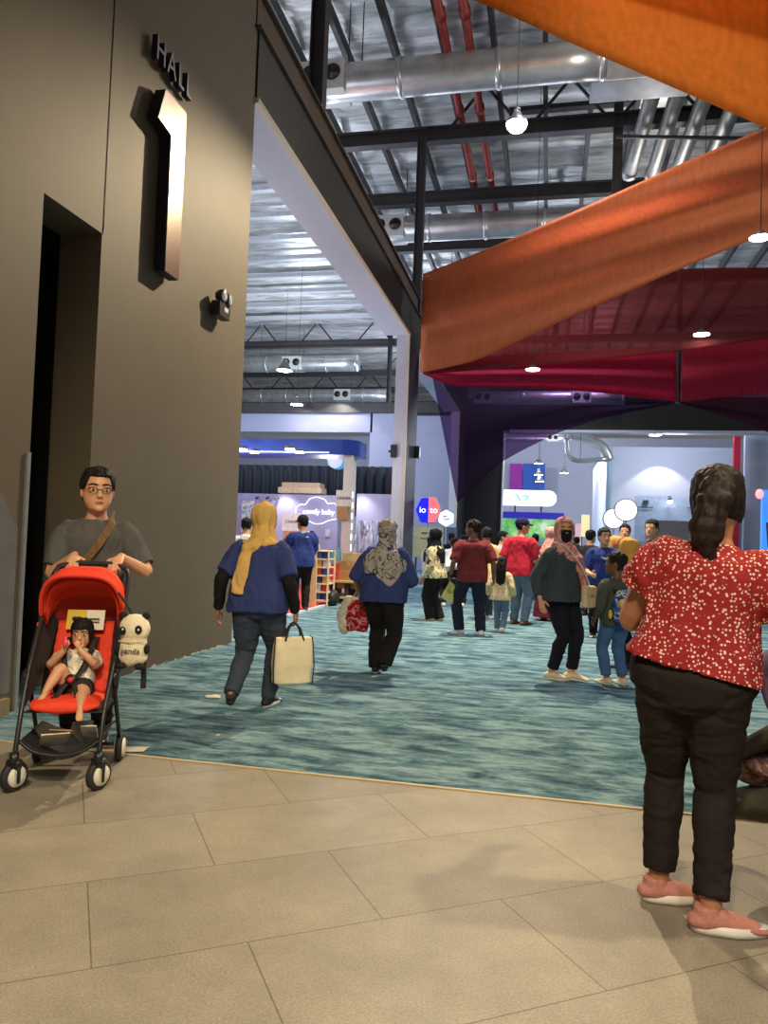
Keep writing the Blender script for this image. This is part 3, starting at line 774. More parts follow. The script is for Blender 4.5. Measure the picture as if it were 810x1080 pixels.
p = ony(362, 417, 56); duct(56, p.z, dx(250, 417, 56), dx(412, 417, 56), .5, [p.x], 'silver duct with twin nozzles deep inside the lit hall, lower of two')
p = ony(590, 462, 50); duct(50, p.z, dx(531, 462, 50), dx(600, 462, 50), .28, [dx(583, 462, 50)], 'silver duct just under the white lintel of the far portal')
# bent duct beyond the portal
g = G(); q = [ony(px, py, 40) for px, py in ((600, 458), (618, 462), (636, 472), (643, 486))]
o = build('air_duct', G().tube(*smooth_path(q, [.26]*4, 4), 14), galv, None, True); build('hanger', G().tube([q[1], V((q[1].x, q[1].y, 14.76))], .014, 6), dark_steel, o)
tag(o, 'silver duct bending down towards the pale panel wall', 'duct')
g = G(); q = [ony(px, py, 39.6) for px, py in ((598, 462), (599, 476), (603, 484), (612, 486), (640, 484))]
o = build('air_duct', G().tube(*smooth_path(q, [.13]*5, 4), 12), galv, None, True); build('hanger', G().tube([q[3], V((q[3].x, q[3].y, 14.76))], .014, 6), dark_steel, o)
tag(o, 'thin silver duct looping under the bent duct beyond the portal', 'duct')
# branching ducts
root = empty('branch_duct', onz(650, 82, 12.6)); tag(root, 'duct junction box with four parallel grey branch ducts overhead', 'duct')
rc = V(root.location)
build('junction_box', G().box((.55, 0, .02), (2.3, .9, .7)), galv, root, bevel=.02)
for (ax, ay), (bx_, by_) in (((690, 95), (664, 182)), ((716, 96), (688, 184)), ((745, 100), (712, 186)), ((775, 108), (742, 190))):
    a = onz(ax, ay, 12.5)-rc; b = onz(bx_, by_, 12.5)-rc
    a.y = .3
    g = G(); g.tube([a.lerp(b, t) for t in (0, .25, .5, .75, 1)], [.2]*5, 14); o = build('branch', g, mat('grey flexible duct', srgb(150, 150, 148), .45, .5, var=.1, scale=3, bump=.4, bscale=12), root, True)
    build('collar', G().tube([b-V((0, .15, 0)), b+V((0, .1, 0))], .23, 14), galv, o, True)
bz = [onz(px, py, 12.2)-rc for px, py in ((650, 144), (785, 146))]
build('support_rail', G().tube(bz, .05, 6), dark_steel, root)
# red sprinkler pipes
red_pipe = mat('red pipe paint', srgb(150, 52, 44), .45)
for px, lab in ((462, 'left of two red sprinkler pipes under the roof'), (489, 'right of two red sprinkler pipes under the roof')):
    x = onz(px, 5, 13.7).x
    root = empty('sprinkler_pipe', (x, 30, 13.7)); tag(root, lab, 'pipe')
    build('pipe', G().tube([(0, -15, 0), (0, 30, 0)], .11, 12), red_pipe, root, True)
    for k in range(9): build('coupling', G().tube([(0, -13+k*4, 0), (0, -12.75+k*4, 0)], .145, 12), red_pipe, root, True)
for px, py, y in ((555, 60, 19.5), (600, 114, 22)):
    a = ony(px, py, y); tag(build('cable_tray', G().box((a.x, a.y, a.z), (3.4, .25, .06)).box((a.x, a.y-.12, a.z+.04), (3.4, .02, .12)), dark_steel), 'steel cable tray %s' % ('over the nearest duct' if y < 20 else 'beside the branch ducts'), 'cable tray')
# ------------------------------------------------------------------ lamps
bulb = glow('lamp face', (1, .93, .8), 26); bulb_hot = glow('flood lamp face', (1, .88, .6), 90); shade_m = mat('lamp housing', srgb(120, 120, 122), .4, .5)
def pendant(px, py, y, r, label, hot=False, drop=None, group=None, flat=False):
    p = ony(px, py, y); root = empty('pendant_lamp', p); tag(root, label, 'lamp', group)
    build('lamp_shade', G().tube([(0, 0, .005), (0, 0, .05), (0, 0, r*.9), (0, 0, r*1.5)], [r, r*1.0, r*.55, r*.3], 20, cap=False).xf(Matrix.Diagonal((1, 1, .35 if flat else .8, 1))).tube([(0, 0, r*(.5 if flat else 1.2)), (0, 0, r*(.6 if flat else 1.5))], r*.3, 12), shade_m if not flat else black, root, True)
    build('lamp_face', G().tube([(0, 0, .0), (0, 0, .02)], r*.94, 20) if not hot else G().ell((0, 0, 0), (r*.95, r*.95, r*.8)), bulb_hot if hot else bulb, root, hot)
    build('cord', G().tube([(0, 0, r*.5), (0, 0, 14.68-p.z)], .008, 6), black, root)
pendant(545, 131, 12, .17, 'blazing warm flood lamp hanging below the roof', hot=True)
pendant(740, 353, 20, .2, 'small round lamp glowing through the dark red fabric', flat=True)
pendant(562, 390, 20.5, .2, 'small round lamp at the lower edge of the dark red fabric', flat=True)
pendant(802, 251, 12, .16, 'warm round lamp at the right end of the brown-orange banner', flat=True)
pendant(691, 459, 38, .3, 'round lamp just below the white lintel of the far portal', flat=True)
pendant(300, 391, 38, .42, 'bell lamp on a long cord in the lit hall, higher of two')
pendant(313, 427, 34, .3, 'lamp in front of the grey beam in the lit hall, lower of two')
for px, py, l in ((568, 489, 'topmost of the three lamps in front of the blue wall banner'), (568, 501, 'middle of the three lamps in front of the blue wall banner'), (569, 508, 'lowest of the three lamps in front of the blue wall banner'), (595, 499, 'lone lamp in front of the grey far wall')):
    pendant(px, py, 55, .3, l)
# ------------------------------------------------------------------ hanging fabric
def fabric_material(name, col, clear):
    m = bpy.data.materials.new(name); m.use_nodes = True; nt = m.node_tree
    for n in list(nt.nodes): nt.nodes.remove(n)
    out = N(nt, 'ShaderNodeOutputMaterial'); d = N(nt, 'ShaderNodeBsdfDiffuse'); t = N(nt, 'ShaderNodeBsdfTranslucent'); tr = N(nt, 'ShaderNodeBsdfTransparent')
    vec = coords(nt, (1, 1, .05)); n = N(nt, 'ShaderNodeTexNoise', Scale=14., Detail=3.0); nt.links.new(vec, n.inputs['Vector'])
    r = ramp(nt, n.outputs['Fac'], [(.3, sh(col, .9)), (.7, sh(col, 1.1))])
    for q in (d, t): nt.links.new(r.outputs['Color'], q.inputs['Color'])
    tr.inputs['Color'].default_value = (*[min(1, .35+.65*c/max(col)) for c in col], 1)
    m1 = N(nt, 'ShaderNodeMixShader'); m1.inputs[0].default_value = .5; m2 = N(nt, 'ShaderNodeMixShader'); m2.inputs[0].default_value = clear
    nt.links.new(d.outputs[0], m1.inputs[1]); nt.links.new(t.outputs[0], m1.inputs[2]); nt.links.new(m1.outputs[0], m2.inputs[1]); nt.links.new(tr.outputs[0], m2.inputs[2]); nt.links.new(m2.outputs[0], out.inputs[0])
    return m
def spline(pts, n):
    P = [V((x, y, 0)) for x, y in pts]; o, _ = smooth_path(P, [1]*len(P), 8); L = [0]
    for a, b in zip(o, o[1:]): L.append(L[-1]+(b-a).length)
    res = []
    for i in range(n):
        d = L[-1]*i/(n-1); j = 0
        while j < len(L)-2 and L[j+1] < d: j += 1
        u = (d-L[j])/max(1e-6, L[j+1]-L[j]); q = o[j].lerp(o[j+1], min(1, max(0, u))); res.append((q.x, q.y))
    return res
def banner(top, bot, y0, y1, m, label, fold=.18, nf=2.5, sag=0., nu=60, nv=26, diag=0.):
    t, b = spline(top, nu), spline(bot, nu); P = []
    for j in range(nv):
        v = j/(nv-1); row = []
        for i in range(nu):
            u = i/(nu-1); px, py = t[i][0]*(1-v)+b[i][0]*v, t[i][1]*(1-v)+b[i][1]*v
            y = y0+(y1-y0)*u+fold*math.sin(2*PI*(nf*v+diag*u))*min(1, 4*v*(1-v)+.25)+sag*math.sin(PI*v)
            row.append(ony(px, py, y))
        P.append(row)
    tag(build('fabric_banner', G().sheet(P, .006), m, None, True, fix=False), label, 'banner')
banner([(420, -170), (640, -240), (980, -260)], [(400, -38), (497, -1), (640, 62), (810, 136), (960, 205)], 9.5, 8.2, fabric_material('orange voile', srgb(230, 148, 70), .04), 'bright orange fabric banner swooping across the top right corner', .3, 1.5, .3)
banner([(446, 289), (500, 268), (560, 243), (640, 208), (720, 172), (810, 133), (900, 92)], [(443, 393), (470, 388), (507, 378), (600, 335), (712, 286), (810, 246), (900, 210)], 19.0, 13.5, fabric_material('burnt orange voile', srgb(200, 126, 88), .16), 'burnt orange fabric banner rising from the charcoal column to the right', .13, 2.2, .2, diag=-1.2)
banner([(452, 350), (560, 318), (650, 292), (730, 283), (810, 282), (900, 282)], [(446, 395), (520, 389), (620, 381), (712, 371), (810, 357), (900, 346)], 21.8, 19.5, fabric_material('maroon voile', srgb(112, 58, 58), .36), 'dark maroon sheer fabric hanging behind the burnt orange banner', .15, 1.6)
banner([(448, 380), (580, 372), (650, 368), (713, 364)], [(447, 395), (480, 407), (554, 409), (632, 414), (714, 424)], 22, 24.6, fabric_material('crimson voile', srgb(206, 66, 98), .12), 'crimson fabric swag, left of the two that meet at the dark seam', .2, 1.2)
banner([(719, 363), (770, 358), (830, 350), (900, 344)], [(718, 424), (760, 419), (810, 414), (900, 404)], 24.6, 23, fabric_material('raspberry voile', srgb(200, 68, 94), .12), 'crimson fabric swag, right of the two that meet at the dark seam', .2, 1.2)
banner([(455, 392), (554, 404), (632, 410), (715, 421)], [(482, 530), (528, 488), (590, 456), (640, 440), (715, 425)], 23.2, 30.5, fabric_material('purple voile', srgb(46, 36, 50), .48), 'dark purple sheer fabric draped in front of the charcoal end wall', .2, 1.5)
banner([(716, 422), (770, 417), (830, 411), (900, 404)], [(717, 425), (765, 440), (806, 454), (900, 500)], 30.5, 29, fabric_material('violet voile', srgb(80, 50, 66), .45), 'violet sheer fabric at the right, above the red post', .2, 1.5)
pm = onz(713, 395, 0)
p = ony(715.5, 395, 24.9); tag(build('banner_pole', G().tube([(p.x, p.y, p.z-.9), (p.x, p.y, p.z+4)], .08, 8), dark_steel), 'dark rod at the seam between the two crimson swags', 'pole')
# ================================================================== stands inside hall 1
def pxbox(px0, py0, px1, py1, y, depth):
    """box whose front, at depth y, spans the given picture rectangle; returns centre and size"""
    a, b = ony(px0, py0, y), ony(px1, py1, y); z0, z1 = sorted((ony((px0+px1)/2, py0, y).z, ony((px0+px1)/2, py1, y).z))
    return V(((a.x+b.x)/2, y+depth/2, (z0+z1)/2)), V((abs(b.x-a.x), depth, z1-z0))
red_carpet = mat('red stand carpet', srgb(190, 52, 38), .95)
struct(build('floor_stand', G().box((-8.0, 16.2, .02), (7.5, 8.2, .04)), red_carpet))
struct(build('trim_stand_edge', G().box((-4.22, 16.2, .02), (.06, 8.2, .046)), white_wall))
blue = mat('royal blue fascia', srgb(40, 70, 168), .5, var=.05); booth_lav = mat('periwinkle stand wall', srgb(162, 168, 216), .6, var=.03)
c, s = pxbox(235, 479, 377, 463, 16.6, .9)
root = empty('stand_canopy', (c.x, c.y, 0)); tag(root, 'royal blue canopy fascia with downlights over the baby goods stand', 'canopy')
g = G(); x0, x1 = -s.x/2, s.x/2; R_ = .35
poly = [(x0, -.45), (x1-R_, -.45)]+[(x1-R_+R_*math.sin(q), -.45+R_-R_*math.cos(q)) for q in (.4, .8, 1.2, PI/2)]+[(x1, .45), (x0, .45)]
g.prism(poly, s.z, Matrix.Translation((0, 0, c.z-s.z/2))); build('fascia', g, blue, root)
build('light_strip', G().box((-.2, -.455, c.z-s.z*.36), (s.x-.9, .02, .03)), glow('pale strip', (.75, .8, 1), .5), root)
for px, py, y in ((265, 476.5, 16.75), (277, 479, 16.62), (313, 476, 16.75), (323, 479, 16.62)):
    q = ony(px, py, y); d = build('downlight', G().tube([(0, 0, .06), (0, 0, 0)], .11, 14).xf(Matrix.Translation((q.x-c.x, q.y-c.y-.5, q.z))), shade_m, root, True)
    build('lamp_face', G().tube([(0, 0, -.03), (0, 0, -.005)], .1, 14).xf(Matrix.Translation((q.x-c.x, q.y-c.y-.5, q.z))), glow('stand lamp', (.9, .95, 1), 22), d)
c, s = pxbox(357, 634, 373, 475, 16.7, .32)
root = build('stand_pillar', G().box((0, 0, 0), (s.x, s.y, s.z)), mat('white laminate', srgb(226, 222, 216), .5, var=.03), None, bevel=.01); root.location = c
tag(root, 'white square pillar holding up the blue canopy', 'pillar')
for k in range(9): build('bead_light', G().box((s.x/2+.004, -s.y*.3, .7-.24*k), (.012, .05, .13)), glow('bead', (1, .97, .9), 2.4), root)
def board(name, px0, py0, px1, py1, y, m, label, cat, depth=.03, txt=None, ts=.1, tm=None, stand=False):
    c, s = pxbox(px0, py0, px1, py1, y, depth); root = build(name, G().box((0, 0, 0), s), m); root.location = c; tag(root, label, cat)
    if stand and c.z-s.z/2 > .03:
        for q in ((-.42, .42) if s.x > .3 else (0,)): build('stand_leg', G().box((q*s.x, s.y*.2, -(c.z+s.z/2)/2+.02), (.05, .05, c.z+s.z/2-.04)) if name != 'flat_box' else G().box((0, 0, 0), (.01, .01, .01)), dark_steel, root)
    if txt:
        M = Matrix(((1, 0, 0, 0), (0, 0, -1, -depth/2-.004), (0, 1, 0, 0), (0, 0, 0, 1))); lettering('lettering', txt, ts, tm, M, root, .003)
    return root, s
grey_ink = mat('dark ink', srgb(70, 74, 90), .6)
board('notice', 354, 534, 371, 517, 16.66, mat('white notice', srgb(232, 228, 222), .6), 'white notice on the top of the white pillar', 'notice', txt='CASHIER', ts=.085, tm=grey_ink)
board('notice', 355, 548, 367, 534, 16.64, mat('brown card', srgb(186, 146, 96), .7), 'brown card square on the white pillar', 'notice')
curtain = mat('black drape', srgb(34, 40, 52), .8, var=.2, scale=3, stretch=(4, 1, .1))
c, s = pxbox(225, 521, 419, 491, 24, .1)
P = [[(c.x-s.x/2+s.x*i/160, 24+.07*math.sin(i*.8), z) for i in range(161)] for z in (c.z-s.z/2-.7, c.z, c.z+s.z/2)]
dr = build('drape', G().sheet(P, .02), curtain, None, True, fix=False)
for q in (.02, .35, .68, .98): build('pipe_stand', G().tube([(c.x-s.x/2+s.x*q, 24.12, 0), (c.x-s.x/2+s.x*q, 24.12, c.z+s.z/2)], .03, 8), dark_steel, dr)
tag(dr, 'black pipe-and-drape curtain behind the baby goods stand', 'curtain')
c, s = pxbox(225, 662, 357, 521, 20, .12); c2, s2 = pxbox(372, 640, 416, 521, 20, .12)
wl2 = build('stand_wall', G().box((0, 0, 0), s), booth_lav); wl2.location = c; tag(wl2, 'periwinkle stand wall with a white cloud outline sign', 'stand wall')
wr2 = build('stand_wall', G().box((0, 0, 0), s2), booth_lav); wr2.location = c2; tag(wr2, 'periwinkle stand wall to the right of the white pillar', 'stand wall')
build('bottom_rail', G().box((0, -.08, -s2.z/2+.06), (s2.x, .04, .12)), white_wall, wr2)
# cloud outline and letters on that wall
cl = ony(336, 540, 19.97)-c; k = .027
cloud = [(-34, -2), (-33, 6), (-26, 10), (-20, 10), (-14, 18), (-4, 21), (8, 18), (13, 12), (22, 13), (30, 7), (35, 0), (31, -8), (22, -10), (14, -12), (6, -16), (-4, -17), (-12, -14), (-18, -11), (-27, -11), (-33, -7)]
pts = [cl+V((x*k*.72, 0, y*k*.72)) for x, y in cloud]; pp, _ = smooth_path(pts+[pts[0]], [1]*(len(pts)+1), 4)
build('cloud_outline', G().tube(pp, .01, 6), glow('white neon', (.95, .95, 1), 1.0), wl2, True)
lettering('lettering', 'comfy baby', .2, glow('white neon', (.95, .95, 1), 1.0), Matrix(((1, 0, 0, cl.x), (0, 0, -1, cl.y), (0, 1, 0, cl.z), (0, 0, 0, 1))), wl2, .01)
for px, py in ((272, 524), (283, 524), (293, 525), (374, 524)):
    w = wl2 if px < 360 else wr2; q = ony(px, py, 19.85)-V(w.location); build('wall_spotlight', G().tube([q, q+V((0, -.12, -.05))], .035, 8), ebl, w, True)
lamp('stand_light', 'POINT', (-7.2, 15.6, 2.6), 80, WHITE, shadow_soft_size=.3); lamp('stand_light', 'POINT', (-5.4, 18.2, 2.7), 60, WHITE, shadow_soft_size=.2)  # point lights added without fixtures to brighten the periwinkle stand walls
for px, e in ((296, 30), (377, 26)):
    q = ony(px, 527, 19.6); lamp('stand_light', 'SPOT', q+V((0, -.1, .3)), e*1.4, (1, .86, .74), q+V((0, .5, -.8)), spot_size=rad(95), spot_blend=.8, shadow_soft_size=.05)
poster = pattern('leafy print', srgb(196, 216, 232), 'blotch', [srgb(90, 140, 180), srgb(228, 232, 240)], 6)
board('poster', 254, 562, 268, 528, 19.9, poster, 'blue patterned poster on the stand wall left of the mustard headscarf', 'poster')
board('poster', 255, 600, 285, 560, 18.6, mat('yellow green board', srgb(206, 208, 130), .6), 'yellow-green board low behind the mustard headscarf', 'poster', stand=True)
board('shelf_sign', 297, 560, 320, 541, 18.4, mat('white shelf sign', srgb(226, 224, 226), .6), 'white price board beside the capped man', 'notice', txt='CASHIER', ts=.1, tm=grey_ink)
board('shelf_sign', 298, 577, 318, 560, 18.38, mat('tan card', srgb(190, 150, 112), .7), 'tan card board under the white price board', 'notice', stand=True)
board('wall_switch', 343, 566, 348, 558, 19.9, white_wall, 'small white square notice under the cloud sign', 'notice')
for k, (px0, px1, py0, py1, m_, l) in enumerate(((293, 339, 520, 514, srgb(214, 200, 176), 'lower flat box lying on top of the stand wall'), (297, 337, 514, 509, srgb(200, 184, 158), 'upper flat box lying on top of the stand wall'))):
    board('flat_box', px0, py0, px1, py1, 20.0, mat('pale carton %d' % k, m_, .8), l, 'box', .5)
dome = ony(357, 485, 22); root = build('round_sign', G().tube([(0, -.03, 0), (0, .03, 0)], .3, 28), mat('sky blue', srgb(60, 160, 220), .5)); root.location = dome; build('pole', G().tube([(0, .05, -.3), (0, .05, -dome.z)], .03, 8), dark_steel, root); tag(root, 'round blue and white sign behind the blue canopy corner', 'sign')
build('white_crescent', G().tube([(-.09, -.036, -.02), (-.09, -.04, -.02)], .24, 24), white_wall, root)
q = ony(350, 426, 33.6); lamp('wall_wash', 'SPOT', (q.x, 33.8, 7.75), 110, WHITE, (q.x, 35.0, 6.3), spot_size=rad(110), spot_blend=.25, shadow_soft_size=.05)
q = ony(700, 462, 39.6); lamp('wall_wash', 'SPOT', (q.x, 39.8, 6.2), 150, WHITE, (q.x, 41.0, 3.0), spot_size=rad(95), spot_blend=.3, shadow_soft_size=.05)
# cartons, racks and pallet
card = mat('cardboard', srgb(178, 138, 92), .8, var=.08, bump=.1); card2 = mat('pale cardboard', srgb(206, 176, 128), .8, var=.1)
def carton(px0, py0, px1, py1, y, depth, label, m=None):
    c, s = pxbox(px0, py0, px1, py1, y, depth); root = build('carton', G().box((0, 0, 0), s), m or card, None, bevel=.006); root.location = c; tag(root, label, 'box', 'cartons beside the baby goods stand')
    build('tape', G().box((0, 0, s.z/2+.002), (s.x*1.002, .06, .003)).box((s.x*.0, -s.y/2-.002, s.z*.3), (.06, .003, s.z*.4)), mat('packing tape', srgb(196, 160, 110), .4), root)
carton(355, 621, 384, 602, 15.4, .5, 'bottom carton of the stack beside the white pillar')
carton(356, 602, 378, 592, 15.45, .45, 'middle carton of the stack beside the white pillar')
carton(361, 592, 379, 583, 15.5, .4, 'top carton of the stack beside the white pillar', card2)
c, s = pxbox(339, 647, 386, 613, 15.0, 1.0)
root = empty('pallet', (c.x, c.y+.2, 0)); tag(root, 'low wooden platform carrying cartons beside the white pillar', 'pallet')
wood = mat('pale wood', srgb(196, 160, 116), .7, var=.15, scale=4)
for k in range(3): build('deck_board', G().box((0, -.4+.4*k, c.z+s.z/2-.02), (s.x, .34, .04)), wood, root)
for k in range(3): build('lower_board', G().box((0, -.4+.4*k, c.z-.02), (s.x, .3, .04)), wood, root)
for sx in (-1, 0, 1): build('bearer', G().box((sx*s.x*.45, 0, (c.z+s.z/2)/2-.03), (.09, 1.0, c.z+s.z/2-.06)), mat('dark bearer', srgb(58, 46, 40), .8), root)
c, s = pxbox(330, 645, 347, 580, 14.3, .45)
root = empty('wire_rack', (c.x, c.y, 0)); tag(root, 'cream open rack of small goods next to the capped man', 'rack')
cream = mat('cream rack paint', srgb(224, 206, 168), .5)
for sx in (-1, 1):
    for sy in (-1, 1): build('upright', G().box((sx*s.x/2, sy*s.y/2, (c.z+s.z/2)/2), (.03, .03, c.z+s.z/2)), cream, root)
for k in range(7): build('shelf', G().box((0, 0, .12+k*(c.z+s.z/2-.14)/6), (s.x, s.y, .025)), cream, root)
goods = [srgb(60, 90, 170), srgb(214, 216, 224), srgb(40, 60, 120), srgb(190, 70, 60), srgb(222, 180, 90)]
for k in range(6):
    for q in range(2):
        zz = .135+k*(c.z+s.z/2-.14)/6; hh = .13
        b = build('goods_box', G().box((0, 0, hh/2), (s.x*.36, .2, hh)), mat('goods %d' % ((k+q*2) % 5), goods[(k+q*2) % 5], .6), None, bevel=.004); b.location = (c.x+(q-.5)*s.x*.46, c.y-.08, zz)
        tag(b, '%s box on the %s shelf of the cream rack, %s side' % (['blue', 'pale grey', 'navy', 'red', 'amber'][(k+q*2) % 5], ['lowest', 'second lowest', 'third', 'fourth', 'fifth', 'top'][k], 'left' if q == 0 else 'right'), 'box', 'goods on the cream rack')
board('cardboard_sheet', 325, 648, 334, 590, 13.9, card2, 'tall sheet of cardboard leaning by the capped man', 'cardboard', .06)
board('crate', 347, 615, 355, 594, 15.2, mat('red crate', srgb(196, 52, 48), .5), 'red crate between the cream rack and the cartons', 'crate', .4)
board('crate', 347, 594, 355, 579, 15.2, mat('teal crate', srgb(96, 158, 178), .5), 'teal crate on top of the red crate', 'crate', .4)
c, s = pxbox(338, 645, 352, 630, 14.4, .4); b = solid('bin_bag', G().ell((0, 0, 0), (s.x*.5, .2, s.z*.6)), black, None, .02, 2, .02, .1); b.location = (c.x+.05, c.y, s.z*.55); tag(b, 'black bag on the floor under the wooden platform', 'bag')
P = []
for i in range(8):
    P.append([ony(372+j*5-(i*.0), 548+i*11, 19.2-.25*math.sin(j*1.9+i*.2)-.02*i)+V((-.06*i*(3-j)*.2, 0, 0)) for j in range(9)])
tag(solid('dust_sheet', G().sheet(P, .03), mat('pale plastic sheet', srgb(190, 196, 212), .4), None, .04, 1, .03, .2), 'pale draped plastic sheet behind the paisley headscarf', 'sheet')
# ================================================================== signs in the concourse
def pole_to_floor(x, y, z, r=.02): return G().tube([(x, y, 0), (x, y, z)], r, 8)
def poly_ngon(r, n, a0): return [(r*math.cos(a0+2*PI*i/n), r*math.sin(a0+2*PI*i/n)) for i in range(n)]
FM = lambda p: Matrix(((1, 0, 0, p.x), (0, 0, -1, p.y), (0, 1, 0, p.z), (0, 0, 0, 1)))      # drawing plane that faces -y
p = ony(452, 538, 22)
root = empty('hexagon_sign', (p.x, p.y, 0)); tag(root, 'lit hexagon sign, half blue and half coral, above the crowd', 'sign')
pr = V((0, 0, p.z)); hx = .36
bl_ = [(0, hx), (-hx*.62, hx*.95), (-hx*1.05, 0), (-hx*.62, -hx*.95), (0, -hx)]; rd_ = [(0, -hx), (hx*.55, -hx*.98), (hx*.98, 0), (hx*.55, hx*1.0), (0, hx)]
build('backplate', G().prism([(x*1.07, y*1.07) for x, y in bl_[:4]+[(0, -hx)]+rd_[1:4]], .05, FM(pr+V((0, .06, 0)))), white_wall, root)
build('blue_half', G().prism(bl_, .06, FM(pr+V((0, .03, 0)))), glow('sign blue', srgb(22, 30, 214), .9), root)
build('coral_half', G().prism(rd_, .06, FM(pr+V((0, .03, 0)))), glow('sign coral', srgb(236, 106, 116), .8), root)
lettering('lettering', 'io', .26, glow('sign white', (1, 1, 1), 1.2), FM(pr+V((-.17, -.04, .0))), root, .006); lettering('lettering', 'to', .26, glow('sign white', (1, 1, 1), 1.2), FM(pr+V((.16, -.04, .0))), root, .006)
build('pole', pole_to_floor(0, .05, p.z-.3), white_wall, root)
p = ony(470.5, 546.5, 22.3)
root = empty('hexagon_sign', (p.x, p.y, 0)); tag(root, 'small white lit hexagon sign on a thin pole', 'sign'); pr = V((0, 0, p.z))
build('panel', G().prism(poly_ngon(.25, 6, PI/2), .06, FM(pr+V((0, .03, 0)))), glow('sign pale', (.86, .95, 1), 1.1), root)
for dx_, dz_, w_ in ((-.02, .05, .16), (.03, -.05, .18), (-.06, -.02, .06)): build('dark_mark', G().prism([(-w_/2, -.02), (w_/2, .01), (w_*.4, .035), (-w_*.3, .025)], .006, FM(pr+V((dx_, -.032, dz_)))), grey_ink, root)
build('pole', pole_to_floor(0, .0, p.z-.2), white_wall, root)
root, s = board('counter_board', 436, 588, 467, 556, 24, mat('pale yellow board', srgb(212, 204, 150), .6), 'pale yellow board with small print behind the floral top woman', 'board', .1, stand=True)
build('print_line', G().box((.0, -.055, s.z*.3), (s.x*.5, .004, .06)).box((-.1, -.055, s.z*.12), (s.x*.35, .004, .04)), mat('olive print', srgb(96, 96, 50), .6), root)
board('dark_panel', 466, 622, 482, 556, 30.5, mat('slate panel', srgb(88, 98, 124), .6), 'slate dark panel behind the small white hexagon sign', 'panel', .1)
for px, py, r, y, l in ((660, 538, 11, 18, 'larger round lit disc sign on a pole, in front'), (647, 547, 10, 18.6, 'round lit disc sign partly behind the larger disc')):
    p = ony(px, py, y); R_ = r/800*y
    root = empty('disc_sign', (p.x, p.y, 0)); tag(root, l, 'sign', 'round lit discs')
    build('rim', G().tube([(0, -.05, p.z), (0, .05, p.z)], R_*1.05, 36), mat('dark rim', srgb(70, 74, 90), .4), root, False)
    build('lit_face', G().tube([(0, -.058, p.z), (0, -.048, p.z)], R_*.96, 36), glow('disc white', (1, 1, 1), 1.5), root, False)
    build('pole', pole_to_floor(0, 0, p.z-R_), white_wall, root)
# far hall stands
p0, p1 = ony(515, 526, 42), ony(587, 526, 42); hh = 8/800*42
n = 12; pl = [(p0.x-p1.x, -hh)]+[(-hh+hh*math.sin(PI*i/n), -hh*math.cos(PI*i/n)) for i in range(n+1)]+[(p0.x-p1.x, hh)]
root = build('lightbox_sign', G().prism(pl, .3, FM(V((0, .15, 0)))), glow('lightbox white', (.97, 1, 1), 1.3)); root.location = (p1.x, 42, p1.z); [build('strut', G().box((q, .0, -hh-.22), (.08, .08, .5)), dark_steel, root) for q in (-2.2, -.8)]; tag(root, 'white lightbox sign with a rounded end and a teal flourish', 'sign')
teal = glow('teal print', srgb(110, 214, 206), .8)
for q in ([(-2.3, .12), (-2.15, .2), (-2.05, .05), (-1.95, -.12), (-1.8, -.2)], [(-1.9, .02), (-1.7, .12), (-1.5, .05), (-1.62, -.08), (-1.72, -.22)]):
    a, r_ = smooth_path([(x, -.16, z) for x, z in q], [.02, .045, .06, .05, .015], 4); build('flourish', G().tube(a, r_, 6), teal, root, True)
fas = glow('indigo fascia', srgb(60, 54, 190), .35)
board('stand_fascia', 515, 547, 595, 540, 41.8, fas, 'indigo fascia band under the white lightbox sign', 'fascia', .4, stand=True)
scr = bpy.data.materials.new('leafy screen'); nt, b = nodes_of(scr)
n1 = N(nt, 'ShaderNodeTexNoise', Scale=1.6, Detail=6.0); nt.links.new(coords(nt), n1.inputs['Vector'])
r1 = ramp(nt, n1.outputs['Fac'], [(.35, srgb(70, 150, 110)), (.5, srgb(120, 190, 90)), (.65, srgb(190, 220, 190))]); nt.links.new(r1.outputs['Color'], b.inputs['Emission Color']); nt.links.new(r1.outputs['Color'], b.inputs['Base Color']); b.inputs['Emission Strength'].default_value = .7
board('screen', 515, 566, 594, 546.5, 42.1, scr, 'large screen showing green leaves below the indigo fascia', 'screen', .15, stand=True)
board('stand_counter', 512, 606, 606, 566, 42.4, white_wall, 'long white stand front under the green screen', 'counter', .5)
board('wall_banner', 537, 520, 551, 489, 60.5, mat('magenta banner', srgb(150, 40, 150), .7), 'magenta wall banner beyond the far portal', 'banner', .1)
board('wall_banner', 551, 520, 575, 489, 60.4, mat('cobalt banner', srgb(44, 90, 176), .7), 'cobalt blue wall banner beyond the far portal', 'banner', .1)
board('lit_shelf', 613, 566, 622, 543, 34, glow('warm shelf panel', srgb(240, 220, 160), .6), 'warm lit shelf panel behind the orange headscarf', 'panel', .2, stand=True)
board('lit_shelf', 606, 592, 614, 552, 36.5, glow('pinkish shelf panel', srgb(226, 186, 190), .5), 'pinkish lit panel behind the young man in navy', 'panel', .2, stand=True)
board('back_panel', 668, 600, 782, 524, 38.5, mat('pale blue stand wall', srgb(196, 212, 236), .55), 'pale blue stand wall with small dark print behind the dotted blouse', 'stand wall', .1, stand=True)
for px, py in ((681, 530), (733, 531)):
    p = ony(px, py, 38.4); board('wall_logo', px-3, py+2.5, px+3, py-2.5, 38.4, grey_ink, 'small dark mark on the pale blue stand wall, %s' % ('left one' if px < 700 else 'right one'), 'sign', .03)
    board('wall_caption', px-8, py+5.5, px+8, py+4.5, 38.4, grey_ink, 'thin dark caption line on the pale blue stand wall, %s' % ('left one' if px < 700 else 'right one'), 'sign', .03)
p = ony(706, 529, 38.2); root = build('spotlight', G().tube([(0, 0, .25), (0, -.1, 0)], [.06, .12], 12), shade_m, None, True); root.location = p; tag(root, 'bright spotlight on the pale blue stand wall', 'lamp')
